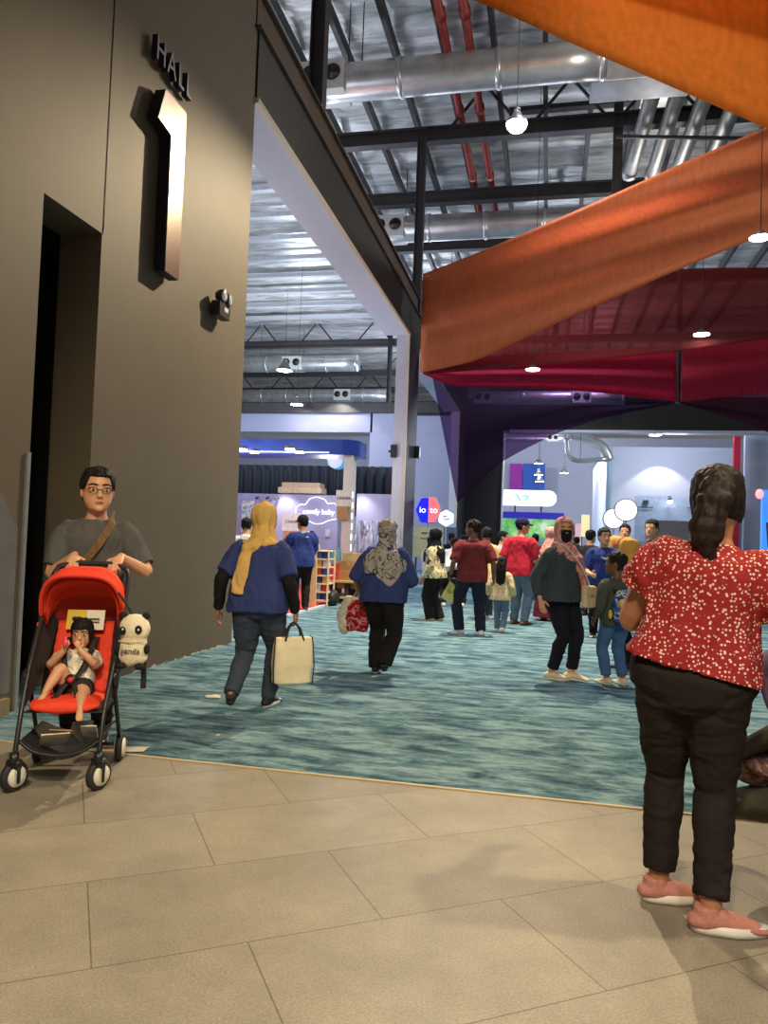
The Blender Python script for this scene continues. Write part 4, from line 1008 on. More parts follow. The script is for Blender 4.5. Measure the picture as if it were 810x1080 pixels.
build('lamp_face', G().tube([(0, -.1, -.01), (0, -.115, -.03)], .11, 12), glow('stand lamp', (.9, .95, 1), 22), root)
board('display_shelf', 681, 604, 726, 549, 26, mat('grey brown shelf', srgb(120, 112, 110), .6), 'grey-brown display shelf top behind the left shoulder of the dotted blouse', 'shelf', .5, stand=True)
root, s = board('blue_screen', 803, 596, 850, 517, 20, glow('screen blue', srgb(60, 130, 226), .8), 'tall bright blue screen at the right edge', 'screen', .15)
build('dark_figure', G().prism([(-.35, -.5), (-.2, -.55), (-.15, -.1), (-.25, .15), (-.4, .1)], .006, FM(V((0, -.08, 0)))), grey_ink, root)
p = ony(801, 521, 19.9); root = build('signal_light', G().ell((0, 0, 0), (.09, .09, .12)), glow('red signal', (1, .2, .2), 2.0), None, True); root.location = p; tag(root, 'small red light at the corner of the blue screen', 'lamp')
build('mount', G().box((0, .1, -.05), (.06, .14, .06)), shade_m, root)
board('notice_board', 717, 604, 758, 553, 30, mat('dull teal board', srgb(120, 140, 150), .6), 'dull board behind the ponytail', 'board', .2, stand=True)
# ------------------------------------------------------------------ litter on the floor
paper = mat('white paper', srgb(236, 228, 206), .6, var=.04)
p = onz(130, 791.5); root = build('leaflet', G().sheet([[(-.14, -.05, .006), (0, -.055, .007), (.14, -.045, .012)], [(-.13, .05, .006), (0, .05, .008), (.14, .06, .01)]], .002), paper, None, fix=False); root.location = (p.x, p.y, .002); root.rotation_euler = (0, 0, .2); tag(root, 'cream leaflet lying on the carpet edge beside the stroller', 'leaflet')
build('brown_print', G().box((-.09, .015, .0115), (.08, .06, .002)), mat('brown print', srgb(150, 96, 70), .6), root)
p = onz(224, 737); root = solid('paper_scrap', G().ell((0, 0, .012), (.075, .035, .012)).ell((.03, .01, .02), (.04, .02, .012)), paper, None, .006, 1, .006, .03); root.location = (p.x, p.y, .004); tag(root, 'crumpled white scrap lying on the teal carpet', 'litter')
p = onz(230, 776); root = build('paper_scrap', G().sheet([[(-.012, -.012, 0), (.012, -.012, 0)], [(-.012, .012, 0), (.012, .012, .004)]], .002), paper, None, fix=False); root.location = (p.x, p.y, .007); tag(root, 'tiny white scrap on the carpet nearer the tiles', 'litter')
# ================================================================== the stroller and its load
skin_w = mat('warm skin', srgb(214, 160, 122), .5, var=.05, scale=14); skin_b = mat('brown skin', srgb(172, 118, 84), .5, var=.05, scale=14); skin_d = mat('deep brown skin', srgb(120, 80, 58), .5, var=.05, scale=14)
hair_m = mat('black hair', (.012, .01, .009), .65, spec=.2, var=.3, scale=30, stretch=(1, 1, .2)); hair_br = mat('dark brown hair', (.018, .011, .009), .6, spec=.25, var=.3, scale=30, stretch=(1, 1, .2))
stroller_red = mat('vermilion canvas', srgb(238, 66, 34), .75, var=.06, bump=.3, bscale=50); frame_b = mat('black frame tube', (.014, .014, .015), .35); mesh_b = mat('black mesh cloth', (.02, .019, .018), .8, var=.2); tyre_m = mat('tyre rubber', (.022, .021, .02), .7); hub_m = mat('white wheel disc', srgb(230, 224, 206), .4)
SF = rad(202); SPOS = V((-2.525, 3.75, 0))
def make_wheel(parent, c, r, w, name='wheel'):
    o = build(name, G().tube([c+V((-w, 0, 0)), c+V((-w*.6, 0, 0)), c+V((w*.6, 0, 0)), c+V((w, 0, 0))], [r*.86, r, r, r*.86], 24, ref=(0, 1, 0)), tyre_m, parent, True)
    for s in (-1, 1): build('hub', G().tube([c+V((s*w*.9, 0, 0)), c+V((s*(w+.008), 0, 0)), c+V((s*(w+.012), 0, 0))], [r*.7, r*.66, r*.2], 24, ref=(0, 1, 0)), hub_m, o, True)
    return o
st = empty('stroller', SPOS, SF); tag(st, 'vermilion and black stroller with a toddler, pushed by the man in grey', 'stroller')
for s in (-1, 1):
    p, r = smooth_path([(s*.205, .27, .17), (s*.205, .2, .36), (s*.215, .06, .58), (s*.22, -.16, .84), (s*.215, -.34, 1.06), (s*.19, -.385, 1.12)], [.013]*6, 4); build('side_frame', G().tube(p, r, 10), frame_b, st, True)
    build('rear_leg', G().tube([(s*.225, -.27, .1), (s*.22, .02, .52)], .012, 10), frame_b, st, True)
    build('arm_joint', G().ell((s*.23, .03, .54), (.022, .05, .045)), frame_b, st, True)
    f = build('caster_fork', G().tube([(s*.205, .27, .2), (s*.205, .275, .14)], .024, 12).box((s*.205-.028, .265, .1), (.01, .05, .1)).box((s*.205+.028, .265, .1), (.01, .05, .1)).tube([(s*.205-.034, .265, .14), (s*.205+.034, .265, .14)], .028, 12), frame_b, st, True)
    wh_ = make_wheel(st, V((0, 0, 0)), .077, .019); wh_.location = (s*.205, .25, .078); wh_.rotation_euler = (0, 0, rad(-36)); make_wheel(st, V((s*.225, -.27, .078)), .078, .019)
    # dark side cloth between frame and seat
    P = [[(s*.21, .14-.0*i, .46), (s*.2, .16, .40)], [(s*.215, .02, .62), (s*.19, -.02, .48)], [(s*.22, -.15, .83), (s*.17, -.18, .6)], [(s*.215, -.26, .94), (s*.16, -.3, .8)]]
    build('side_panel', G().sheet(P, .006), mesh_b, st, fix=False)
p, r = smooth_path([(-.19, -.385, 1.12), (-.12, -.40, 1.14), (0, -.405, 1.145), (.12, -.40, 1.14), (.19, -.385, 1.12)], [.017]*5, 4); build('handlebar', G().tube(p, r, 12, rnd=True), mat('handle foam', (.02, .02, .02), .8), st, True)
build('rear_axle', G().tube([(-.22, -.27, .1), (.22, -.27, .1)], .01, 8), frame_b, st)
build('seat_shell', G().sheet([[(x_, .2-.36*t, .385-.02*math.sin(PI*t)) for x_ in np.linspace(-.2, .2, 7)] for t in np.linspace(0, 1, 6)]+[[(x_, -.19-.16*t, .39+.42*t) for x_ in np.linspace(-.21, .21, 7)] for t in np.linspace(.1, 1, 6)], .006), mesh_b, st, fix=False)
g = G(); g.rings([[V((x*w_, y, z+zz*h)) for x, zz in [(math.cos(q), math.sin(q)) for q in [2*PI*j/20 for j in range(20)]]] for y, z, w_, h in ((-.14, .47, .15, .02), (-.05, .465, .17, .026), (.08, .465, .185, .03), (.18, .462, .18, .036), (.225, .458, .15, .03), (.24, .455, .1, .014))]); g.xf(Matrix.Translation((0, 0, -.045))); solid('seat_cushion', g, stroller_red, st, .008, 4, .004, .08)
g = G()
P = [[(x, -.13-.22*t-.035*(1-(x/.16)**2)+.03, .43+.36*t) for x in np.linspace(-.16, .16, 9)] for t in np.linspace(0, 1, 20)]
P = [[V(q)+V((0, .006*math.sin(t*2.2), 0)) for q in row] for t, row in enumerate(P)]; build('backrest', g.sheet(P, .025), stroller_red, st, True, fix=False)
# canopy: hoops fanning from the pivots, gathered in folds toward the front
def hoop(phi, R, W, n=26):
    out = []
    for i in range(n):
        q = PI*i/(n-1); c, s_ = math.cos(q), math.sin(q)
        x = W*math.copysign(abs(c)**.6, c); k = R*abs(s_)**.62
        out.append(V((x, -.19+math.cos(phi)*k, .80+math.sin(phi)*k+.0)))
    return out
P = []
for i in range(40):
    t = i/39; phi = rad(64+t*118); rp_ = .028*math.sin(t*30)*(1 if t < .55 else .25)
    P.append(hoop(phi, (.305+rp_+.012*t), .218+rp_*.35))
build('canopy', G().sheet(P, .007), stroller_red, st, True, fix=False)
P = []
for i in range(30):     # gathered lining hanging a little lower inside
    t = i/29; phi = rad(72+t*70); rp_ = .014*math.sin(t*17); P.append(hoop(phi, .262+rp_, .196+rp_*.4))
build('canopy_lining', G().sheet(P, .006), stroller_red, st, True, fix=False)
p = hoop(rad(63), .325, .222); build('canopy_rim', G().tube(p, .012, 8, rnd=True), stroller_red, st, True)
for s in (-1, 1):
    P = [[(s*.222, -.19+.1*a-.02, .80-.10*b*(1-a*.3)) for a in np.linspace(-.4, 1, 6)] for b in np.linspace(-.2, 1, 6)]; build('canopy_flap', G().sheet(P, .006), stroller_red, st, True, fix=False)
# basket
P = []
for i in range(9):
    y = .22-.5*i/8; row = []
    for j in range(13):
        u = -1+2*j/12; row.append(V((u*.2, y+.01, .245-.09*(1-u*u)*(.6+.4*math.sin(PI*i/8))-.02*(i == 8)-.04*(1-i/8)*(1-u*u))))
    P.append(row)
build('basket', G().sheet(P, .006), mesh_b, st, True, fix=False)
p, r = smooth_path([(-.205, .23, .255), (-.12, .255, .2), (0, .262, .18), (.12, .255, .2), (.205, .23, .255)], [.009]*5, 4); build('basket_rim', G().tube(p, r, 8), frame_b, st, True)
g = G()
for x0, x1 in ((-.075, -.03), (.075, .03)):
    a, _ = smooth_path([(x0, -.2, .80), (x0, -.13, .74), (x0*.8, -.02, .68), (x1, .055, .585), (x1*.7, .07, .55)], [1]*5, 3); g.sheet([[q+V((-.014, 0, 0)), q+V((.014, 0, 0))] for q in a], .004)
strap_m = mat('black webbing', (.015, .015, .016), .7)
for s in (-1, 1):
    a, _ = smooth_path([(s*.07, -.26, .72), (s*.075, -.15, .715), (s*.068, -.075, .645), (s*.04, .0, .565), (s*.012, .035, .525)], [1]*5, 3); build('shoulder_strap', G().sheet([[q+V((-.015, 0, 0)), q+V((.015, 0, 0))] for q in a], .005), strap_m, st, True, fix=False)
    a, _ = smooth_path([(s*.012, .035, .525), (s*.03, .08, .495), (s*.05, .12, .462), (s*.06, .15, .455)], [1]*4, 3); build('crotch_strap', G().sheet([[q+V((-.014, 0, 0)), q+V((.014, 0, 0))] for q in a], .005), strap_m, st, True, fix=False)
build('buckle', G().tube([(0, .03, .525), (0, .055, .53)], [.032, .028], 14), frame_b, st, True)
build('red_button', G().tube([(0, .052, .529), (0, .064, .532)], [.017, .014], 14), mat('red plastic', srgb(220, 40, 40), .35), st, True)
SM = Matrix.Translation(SPOS) @ Matrix.Rotation(SF, 4, 'Z')
def in_stroller(name, g, m, label, cat, **k):
    o = build(name, g, m, None, **k); o.matrix_world = SM; tag(o, label, cat); return o
yel = mat('yellow print', srgb(222, 190, 50), .6)
o = in_stroller('picture_card', G().sheet([[(.105-.21*i/4, -.245-.02*j, .765+.055*j) for i in range(5)] for j in range(3)], .004), yel, 'yellow and white printed card tucked under the red stroller canopy', 'card')
build('white_half', G().sheet([[(-.005-.10*i/4, -.238-.02*j, .765+.055*j) for i in range(5)] for j in range(3)], .003), paper, o)
for dx_, dz_ in ((.055, .062), (.035, .062)): build('dark_spot', G().ell((dx_, -.252, .765+dz_), (.018, .004, .012)), black, o, True)
build('small_print', G().box((-.05, -.25, .827), (.06, .003, .008)).box((-.05, -.244, .81), (.06, .003, .005)), mat('grey print', srgb(90, 90, 90), .7), o)
mg = [srgb(226, 214, 190), srgb(190, 150, 110), srgb(120, 118, 120), srgb(236, 230, 214), srgb(150, 110, 60)]
for k, (x, y, rz_, w_, l) in enumerate(((.05, .12, .3, .14, 'cream leaflet on top of the stroller basket'), (.0, .09, -.2, .12, 'brown booklet inside the stroller basket'), (-.07, .08, .5, .11, 'grey booklet standing at the right of the stroller basket'), (-.12, .1, .1, .08, 'white folded paper at the right end of the stroller basket'))):
    R3 = Matrix.Rotation(rz_, 3, 'Z') @ Matrix.Rotation(rad(35 if k != 2 else 60), 3, 'X')
    in_stroller('leaflet' if k != 1 else 'booklet', G().box((x, y, .225+.012*k), (w_, .17, .006), R3), mat('brochure %d' % k, mg[k], .5, var=.2, scale=20), l, 'leaflet')
# panda backpack hanging from the handle
plush = mat('cream plush', srgb(240, 228, 196), .95, var=.06, bump=.6, bscale=120); plush_b = mat('black plush', (.012, .012, .012), .95, bump=.6, bscale=120)
ctr = ony(141, 675, 3.86)
pk = empty('panda_backpack', ctr, rad(12)); tag(pk, 'cream panda plush backpack hanging beside the stroller canopy', 'backpack')
g = G(); g.ell((0, 0, -.06), (.083, .05, .085)); g.ell((.005, -.005, .065), (.088, .06, .082)); g.tube([(0, .0, .1), (0, 0, -.1)], [(.07, .05), (.08, .05)], 14, rnd=True); solid('pouch', g, plush, pk, .007, 3, .003, .04)
for s in (-1, 1):
    build('ear', G().ell((s*.065, -.005, .135), (.024, .018, .022)), plush_b, pk, True)
    e = build('eye_patch', G().ell((s*.043-.002, -.057, .06+.004*s), (.021, .012, .024)), plush_b, pk, True); build('eye_shine', G().ell((s*.043+.002, -.068, .066), (.006, .003, .006)), hub_m, e, True)
    build('arm', G().ell((s*.082, -.02, -.045), (.016, .024, .03)), plush_b, pk, True); build('foot', G().ell((s*.05, -.035, -.138), (.03, .026, .018)), plush_b, pk, True)
build('muzzle_seam', G().tube([(-.07, -.045, .0), (0, -.062, -.006), (.07, -.045, .0)], .003, 6), mat('seam thread', srgb(200, 186, 156), .9), pk)
lettering('lettering', 'panda', .045, mat('brown thread', srgb(110, 92, 72), .9), Matrix(((1, 0, 0, .0), (0, 0, -1, -.052), (0, 1, 0, -.055), (0, 0, 0, 1))), pk, .003)
build('hanging_strap', G().tube([(-.01, .03, .12), (-.06, .02, .2), (-.1, .0, .26)], .008, 8), strap_m, pk); build('loose_strap', G().sheet([[(.04, .02, -.12), (.07, .02, -.12)], [(.045, .02, -.2), (.075, .02, -.2)], [(.045, .02, -.27), (.075, .02, -.268)]], .006), strap_m, pk, fix=False)
# ================================================================== the people
navy = cloth('navy jersey', srgb(54, 66, 118)); blackc = cloth('black trouser cloth', srgb(32, 28, 28)); denim_d = cloth('dark grey denim', srgb(64, 72, 86)); denim = cloth('blue denim', srgb(74, 104, 150)); denim_g = cloth('grey denim', srgb(100, 118, 140)); grey_tee = cloth('charcoal jersey', srgb(88, 88, 86))
wsole = mat('white sole', srgb(232, 226, 214), .5); blk_shoe = mat('black shoe mesh', (.02, .02, .022), .6); cream_shoe = mat('cream leather', srgb(226, 210, 176), .5); white_shoe = mat('white leather', srgb(226, 222, 214), .45); brown_shoe = mat('brown leather', srgb(120, 76, 52), .5)
SN = dict(m=blk_shoe, sole=wsole); SW = dict(m=white_shoe, sole=wsole); SC_ = dict(m=cream_shoe, sole=wsole, kind='loafer'); SB = dict(m=brown_shoe, sole=mat('dark sole', (.02, .015, .012), .6)); SK = dict(m=blk_shoe, sole=tyre_m)
def tall(px, top, x, y):
    """standing height from the level of the head's top in the photograph"""
    d = math.hypot(x, y); return ony(px, top, y).z
def strap_on(ctx, name, pts, w, m, label, cat, th=.003, parent=None, up=None):
    a, _ = smooth_path([ctx['T'](p) for p in pts], [1]*len(pts), 4); g = G(); rows = []
    for i, q in enumerate(a):
        t = (a[min(i+1, len(a)-1)]-a[max(i-1, 0)]).normalized(); n = V((q.x*.4, q.y-.0, 0)).normalized(); s = t.cross(n).normalized(); rows.append([q-s*w/2, q+s*w/2])
    g.sheet(rows, th); g.v = [v*ctx['H'] for v in g.v]
    if parent is not None: return build(name, g, m, parent, fix=False)
    o = build(name, g, m, None, fix=False); o.location = ctx['root'].location; o.rotation_euler = ctx['root'].rotation_euler; tag(o, label, cat); return o
def at_person(ctx, p):
    """world point of a place in a person's own frame (units of height)"""
    r = ctx['root']; return Matrix.Translation(r.location) @ Matrix.Rotation(r.rotation_euler.z, 4, 'Z') @ (V(p)*ctx['H'])
# --- the father
fx, fy = -2.86, 4.42
hb_l, hb_r = SM @ V((.13, -.40, 1.145)), SM @ V((-.14, -.40, 1.145))
Hf = tall(104, 498, fx, fy); ff = 200
inv = Matrix.Rotation(-rad(ff), 4, 'Z') @ Matrix.Translation((-fx, -fy, 0))
wr_r = (inv @ hb_l)/Hf; wr_l = (inv @ hb_r)/Hf; up_ = V((0, -.045, .022))
c = person('man in charcoal t-shirt and glasses pushing the red stroller', fx, fy, ff, Hf, bw=1.02, sex='m', yaw=20, nod=2, hs=1.1, skin=skin_w, vox=.007, shw=.98,
           lw=tuple(wr_l+up_), rw=tuple(wr_r+up_), le=(-.8, -.5, -.9), re=(.8, -.5, -.9), lh=dict(d=(.1, .8, -.35), n=(0, -.35, -.9), curl=.95), rh=dict(d=(-.1, .8, -.35), n=(0, -.35, -.9), curl=.95),
           top=dict(m=grey_tee, hem=.49, sleeve=.85, se=.013, e=.012), bottom=dict(m=blackc), shoe=SN, hair=dict(m=hair_m, k=1.12), eyes=True)
gm = mat('dark spectacle frame', (.03, .025, .02), .3, .5); g = G(); fr, Hh = c['fr'], c['Hh']
for s in (-1, 1):
    g.tube([fr(V((s*.15+.095*math.cos(q), .425-.03*abs(s*.15+.095*math.cos(q)), .49+.075*math.sin(q)))) for q in [2*PI*k/16 for k in range(17)]], .008*Hh, 6)
    g.tube([fr(V((s*.245, .40, .51))), fr(V((s*.335, .2, .51))), fr(V((s*.35, -.02, .5)))], .008*Hh, 6)
g.tube([fr(V((-.055, .43, .5))), fr(V((0, .445, .51))), fr(V((.055, .43, .5)))], .008*Hh, 6); g.v = [v*c['H'] for v in g.v]; build('glasses', g, gm, c['root'])
strap_on(c, 'bag_strap', [(-.06, -.02, .842), (-.068, .05, .812), (-.036, .098, .735), (.02, .106, .655), (.06, .10, .60)], .028, mat('brown woven strap', srgb(112, 86, 54), .8, var=.3, scale=60), 'brown woven bag strap across the chest of the man in charcoal', 'strap', .006)
# --- the toddler
ty = SM @ V((0, -.06, 0))
kid_top = pattern('leaf print cotton', srgb(232, 224, 200), 'blotch', [srgb(150, 146, 120), srgb(232, 224, 200)], 16)
c = person('toddler with bowl-cut hair and bare feet strapped in the red stroller', ty.x, ty.y, 202, .77, z=.06, hs=1.4, bw=1.15, abw=1.3, lbw=1.15, lean=-34, nod=18, pz=0, skin=skin_w, vox=.0045, leg=(.20, .19), kh=(0, .35, 1), shw=.9,
           lf=(-.12, .38, .47, 10, 25), rf=(.15, .21, .535, -25, 25), lw=(-.03, .03, .80), rw=(.075, .045, .80), le=(-.7, .2, -.6), re=(.7, .2, -.6), lh=dict(d=(.35, .2, .9), n=(.3, -.9, .1), curl=.8, k=.9), rh=dict(d=(-.3, .2, .9), n=(-.3, -.9, .1), curl=.9, k=.9),
           top=dict(m=kid_top, hem=.53, sleeve=.7, e=.012, se=.02), bottom=dict(m=cloth('toddler shorts', srgb(52, 48, 44)), len=.4, e=.016, name='shorts'), hair=dict(style='bob', m=hair_m, fringe=.68, low=.22, open=.75, k=1.13), eyes=True)
tp = at_person(c, (.055, .115, .862)); o = solid('teether', G().ell((0, 0, 0), (.02, .014, .022)).ell((0, .0, .02), (.012, .01, .015)), mat('pink plastic', srgb(232, 80, 90), .4), None, .004, 1); o.location = tp; tag(o, 'small pink toy in the hand of the toddler', 'toy')
# --- woman in the mustard headscarf
mus = cloth('mustard scarf', srgb(222, 180, 104))
p = onz(268, 748); Hw = tall(278, 528, p.x, p.y)
c = person('woman in mustard headscarf and navy t-shirt walking away with a tote', p.x, p.y, 3, Hw, bw=1.22, belly=1.05, skin=skin_b, vox=.008, lbw=1.0, abw=1.05, pz=-.012, lean=3, shw=1.02,
           lf=(-.06, -.16, .10, 4, -48), rf=(.045, .07, .042, -12, 0), lw=(-.19, -.03, .475), rw=(.18, .02, .475), le=(-.4, -1, 0), re=(.4, -1, 0), lh=dict(curl=.7, d=(-.1, .1, -1)), rh=dict(curl=1.1, d=(0, .1, -1)),
           top=dict(m=navy, hem=.475, sleeve=.9, se=.018, e=.014, hang=.106, under=blackc), bottom=dict(m=denim_d, len=1.0), shoe=SN,
           head=dict(kind='hijab', m=mus, bib=0, k=1.2, tails=[dict(p=[(.05, -.03, .80), (.0, -.075, .795), (-.05, -.09, .77)], r=[(.03, .03), (.035, .022), (.03, .018)], ref=(0, 0, 1)), dict(p=[(-.035, -.075, .79), (-.052, -.10, .72), (-.06, -.108, .64), (-.07, -.112, .565)], r=[(.03, .016), (.036, .015), (.038, .012), (.034, .01)]), dict(p=[(-.08, -.02, .80), (-.03, -.06, .80), (.04, -.065, .80), (.085, -.01, .80)], r=[(.02, .022)]*4, ref=(0, 0, 1))]))
h = at_person(c, c['W'][1]); hand = h+V((.0, .0, -.10))
# --- the tote
canvas = mat('cream canvas', srgb(236, 222, 184), .85, var=.06, bump=.3, bscale=40)
tb = empty('tote_bag', hand+V((.0, -.04, -.46)), rad(34)); tag(tb, 'cream canvas tote with black piping carried by the woman in mustard', 'bag')
def tote_ring(z, w, d, n=28):
    return [V((w*math.copysign(abs(math.cos(q))**.5, math.cos(q)), d*math.copysign(abs(math.sin(q))**.5, math.sin(q)), z)) for q in [2*PI*j/n for j in range(n)]]
g = G(); g.rings([tote_ring(0, .12, .05), tote_ring(.02, .15, .07), tote_ring(.15, .16, .075), tote_ring(.30, .15, .06), tote_ring(.365, .145, .04)]); solid('body', g, canvas, tb, .007, 2, .014, .12, (1, 1, .5))
for s in (-1, 1):
    for q in (-1, 1): build('piping', G().tube([(s*.152, q*.052, .01), (s*.16, q*.06, .15), (s*.152, q*.046, .30), (s*.146, q*.03, .37)], .005, 6, rnd=True), strap_m, tb, True)
    a, _ = smooth_path([(s*.0-.07, s*.045, .34), (-.04, s*.02, .43), (0, 0, .48), (.05, s*.02, .43), (.075, s*.045, .34)], [1]*5, 4); build('handle', G().tube(a, .008, 8), strap_m, tb, True)
# --- woman in the paisley headscarf
pais = pattern('paisley scarf', srgb(180, 170, 160), 'swirl', [srgb(84, 76, 74)], 4.2)
def drape(gg, T, tr):
    P = []
    for j in range(9):
        v = j/8; row = []
        for i in range(15):
            u = -1+2*i/14; zb = .65-.085*max(0, 1-abs(u-.35)/.75)+.10*max(0, u-.5)
            z = .80+(zb-.80)*v; x = u*(.075+.075*min(1, v*1.8))+.005*v
            w, d, yo = tr(min(.8, max(z, .62)), .03); xx = max(-.98, min(.98, x/(w*1.08)))
            row.append(T((x, yo-d*(1-abs(xx)**2.3)**.43-.012, z-.0)))
        P.append(row)
    gg.sheet(P, -.012)
p = onz(402, 711); Hw = tall(404, 546, p.x, p.y)
c = person('woman in grey paisley headscarf and navy t-shirt walking away with bags', p.x, p.y, -2, Hw, bw=1.3, belly=1.05, skin=skin_b, vox=.009, pz=-.012, lean=3, shw=1.02, abw=1.15,
           lf=(-.045, .03, .042, 8, 0), rf=(.06, -.17, .10, -8, -58), lw=(-.19, .06, .52), rw=(.14, .17, .62), le=(-.35, -1, -.4), re=(.5, -.8, -.7),
           top=dict(m=navy, hem=.47, sleeve=1.1, se=.02, e=.014, hang=.106), bottom=dict(m=blackc, flare=.012, len=1.05), shoe=SN, head=dict(kind='hijab', m=pais, bib=0, k=1.22, drape=drape))
h = at_person(c, c['W'][-1])
o = empty('shopping_bag', (h.x-.02, h.y+.02, h.z-.42)); tag(o, 'red patterned shopping bag carried by the woman in the paisley headscarf', 'bag')
rp_m = pattern('red gift print', srgb(170, 24, 40), 'blotch', [srgb(214, 170, 170), srgb(150, 14, 30)], 12)
g = G(); g.rings([tote_ring(0, .12, .05), tote_ring(.03, .135, .06), tote_ring(.2, .14, .06), tote_ring(.32, .12, .03)]); solid('body', g, rp_m, o, .009, 2, .01, .08); build('handle', G().tube([(-.06, 0, .30), (0, 0, .41), (.06, 0, .30)], .008, 8), white_wall, o)
o = solid('bag', G().tube([(h.x-.14, h.y, h.z-.42), (h.x-.15, h.y, h.z-.25), (h.x-.10, h.y, h.z-.09)], [(.06, .05), (.075, .06), (.05, .04)], 14, rnd=True), mat('clear plastic roll', srgb(212, 200, 182), .4, var=.2, scale=12), None, .01, 1, .016, .06); tag(o, 'pale plastic-wrapped roll carried beside the red shopping bag', 'bag')
# --- man in the navy cap by the rack
x, y = ony(318, 600, 13.1).x, 13.1
c = person('man in black cap and navy t-shirt standing at the rack', x, y, 28, tall(322, 543, x, y), sex='m', skin=skin_b, bw=1.1, shw=1.05, lean=4, yaw=20, lw=(-.12, .2, .62), rw=(.1, .2, .6), top=dict(m=cloth('deep navy jersey', srgb(40, 56, 120)), hem=.46, e=.015, sleeve=.9, se=.016), bottom=dict(m=blackc), shoe=SN, hair=dict(m=hair_m), head=dict(kind='cap', m=cloth('black cap cloth', srgb(30, 30, 36))))
strap_on(c, 'white_collar', [(-.06, -.01, .825), (-.02, -.062, .815), (.03, -.06, .812), (.07, -.01, .822)], .02, white_wall, '', '', .004, c['root'])
strap_on(c, 'back_print', [(.02, -.088, .765), (.05, -.088, .767)], .012, white_wall, '', '', .003, c['root'])
x, y = ony(328, 575, 18.8).x, 18.8
person('stand worker in a white top whose face shows behind the rack', x, y, 190, tall(328, 560, x, y), sex='m', skin=skin_w, top=dict(m=cloth('white cotton', srgb(222, 220, 216)), hem=.48), bottom=dict(m=blackc), shoe=SK, hair=dict(m=hair_m), eyes=True, vox=.011)
x, y = ony(259, 575, 12.2).x, 12.2
person('person with short black hair in a white top behind the mustard headscarf', x, y, 20, tall(259, 546, x, y), sex='m', skin=skin_w, top=dict(m=cloth('white cotton', srgb(222, 220, 216)), hem=.48), bottom=dict(m=denim), shoe=SK, hair=dict(m=hair_m), vox=.011)
# --- floral top
flor = pattern('floral print', srgb(206, 208, 176), 'blotch', [srgb(70, 92, 88), srgb(216, 200, 150), srgb(60, 66, 74)], 9)
blk_scarf = cloth('black scarf', srgb(26, 24, 34))
p = onz(457, 655); c = person('woman in black headscarf and pale floral top standing side-on', p.x, p.y, 72, tall(458, 558, p.x, p.y), skin=skin_b, bw=1.12, belly=1.1, lw=(-.15, .06, .47), rw=(.14, .05, .47), lf=(-.04, .02, .04, 5, 0), rf=(.05, -.05, .04, 0, 0), top=dict(m=flor, hem=.47, sleeve=1.9, flare=.02, e=.014, se=.014), bottom=dict(m=blackc, flare=.018, len=1.06), shoe=SC_, head=dict(kind='hijab', m=blk_scarf, bib=.16, k=1.2), eyes=True)
p = onz(452, 633); c = person('person in black headscarf and pale grey jacket with a black backpack strap', p.x, p.y, -40, tall(448, 566, p.x, p.y), skin=skin_w, bw=1.0, lw=(-.1, .12, .55), rw=(.1, .12, .55), top=dict(m=cloth('pale grey jacket', srgb(196, 196, 196)), hem=.42, sleeve=1.9, e=.016), bottom=dict(m=blackc), shoe=SW, head=dict(kind='hijab', m=blk_scarf, bib=.05))
strap_on(c, 'backpack_strap', [(-.06, -.0, .825), (-.065, -.075, .77), (-.05, -.09, .66), (-.09, -.06, .58)], .028, strap_m, 'black backpack strap over the pale grey jacket', 'strap', .006)
p = onz(478, 640); c = person('person in a loose white shirt bending forward beside the column', p.x, p.y, 10, 1.66, skin=skin_b, bw=1.15, lean=38, pz=-.05, lf=(-.13, -.05, .042, 20, 0), rf=(.12, -.02, .042, -20, 0), lw=(-.12, .35, .5), rw=(.12, .35, .5), top=dict(m=cloth('white shirting', srgb(228, 224, 220)), hem=.46, sleeve=1.2, flare=.05, e=.02), bottom=dict(m=blackc), shoe=SW, hair=dict(m=hair_m), sex='m')
x, y = ony(476, 580, 20).x, 20
person('distant person in black with back turned, left of the maroon t-shirt', x, y, 15, tall(476, 562, x, y), sex='m', skin=skin_b, top=dict(m=cloth('black jersey', srgb(28, 28, 34)), hem=.48), bottom=dict(m=blackc), shoe=SK, hair=dict(m=hair_m), vox=.012)
x, y = ony(489, 575, 17.5).x, 17.5
person('dark-haired person mostly hidden behind the maroon t-shirt', x, y, 60, tall(488, 564, x, y), skin=skin_b, top=dict(m=cloth('slate jersey', srgb(70, 84, 110)), hem=.48), bottom=dict(m=blackc), shoe=SK, hair=dict(m=hair_m, style='bob'), vox=.012)
# --- man in maroon
mar = cloth('maroon jersey', srgb(116, 46, 50))
p = onz(496, 670); c = person('tall man in maroon t-shirt looking left, booklet in hand', p.x, p.y, 12, tall(500, 548, p.x, p.y), sex='m', skin=skin_d, bw=1.14, shw=1.08, belly=1.08, yaw=62, lf=(-.095, .02, .042, 55, 0), rf=(.085, -.03, .042, -5, 0), lw=(-.185, .03, .5), rw=(.19, .03, .5), lh=dict(curl=.9), top=dict(m=mar, hem=.46, e=.015, sleeve=.9, se=.018), bottom=dict(m=cloth('navy chinos', srgb(36, 40, 58)), flare=.008), shoe=SW, hair=dict(m=hair_m, k=1.08), eyes=True)
h = at_person(c, c['W'][-1]); g = G().box((0, 0, 0), (.20, .012, .27), Matrix.Rotation(rad(28), 3, 'Y')); o = build('booklet', g, pattern('green cover', srgb(200, 206, 110), 'blotch', [srgb(96, 110, 70), srgb(206, 208, 130)], 7)); o.location = h+V((.02, -.03, -.24)); o.rotation_euler = (0, 0, rad(20)); tag(o, 'yellow-green booklet in the left hand of the man in maroon', 'booklet')
strap_on(c, 'wrist_watch', [], .01, strap_m, '', '') if False else None
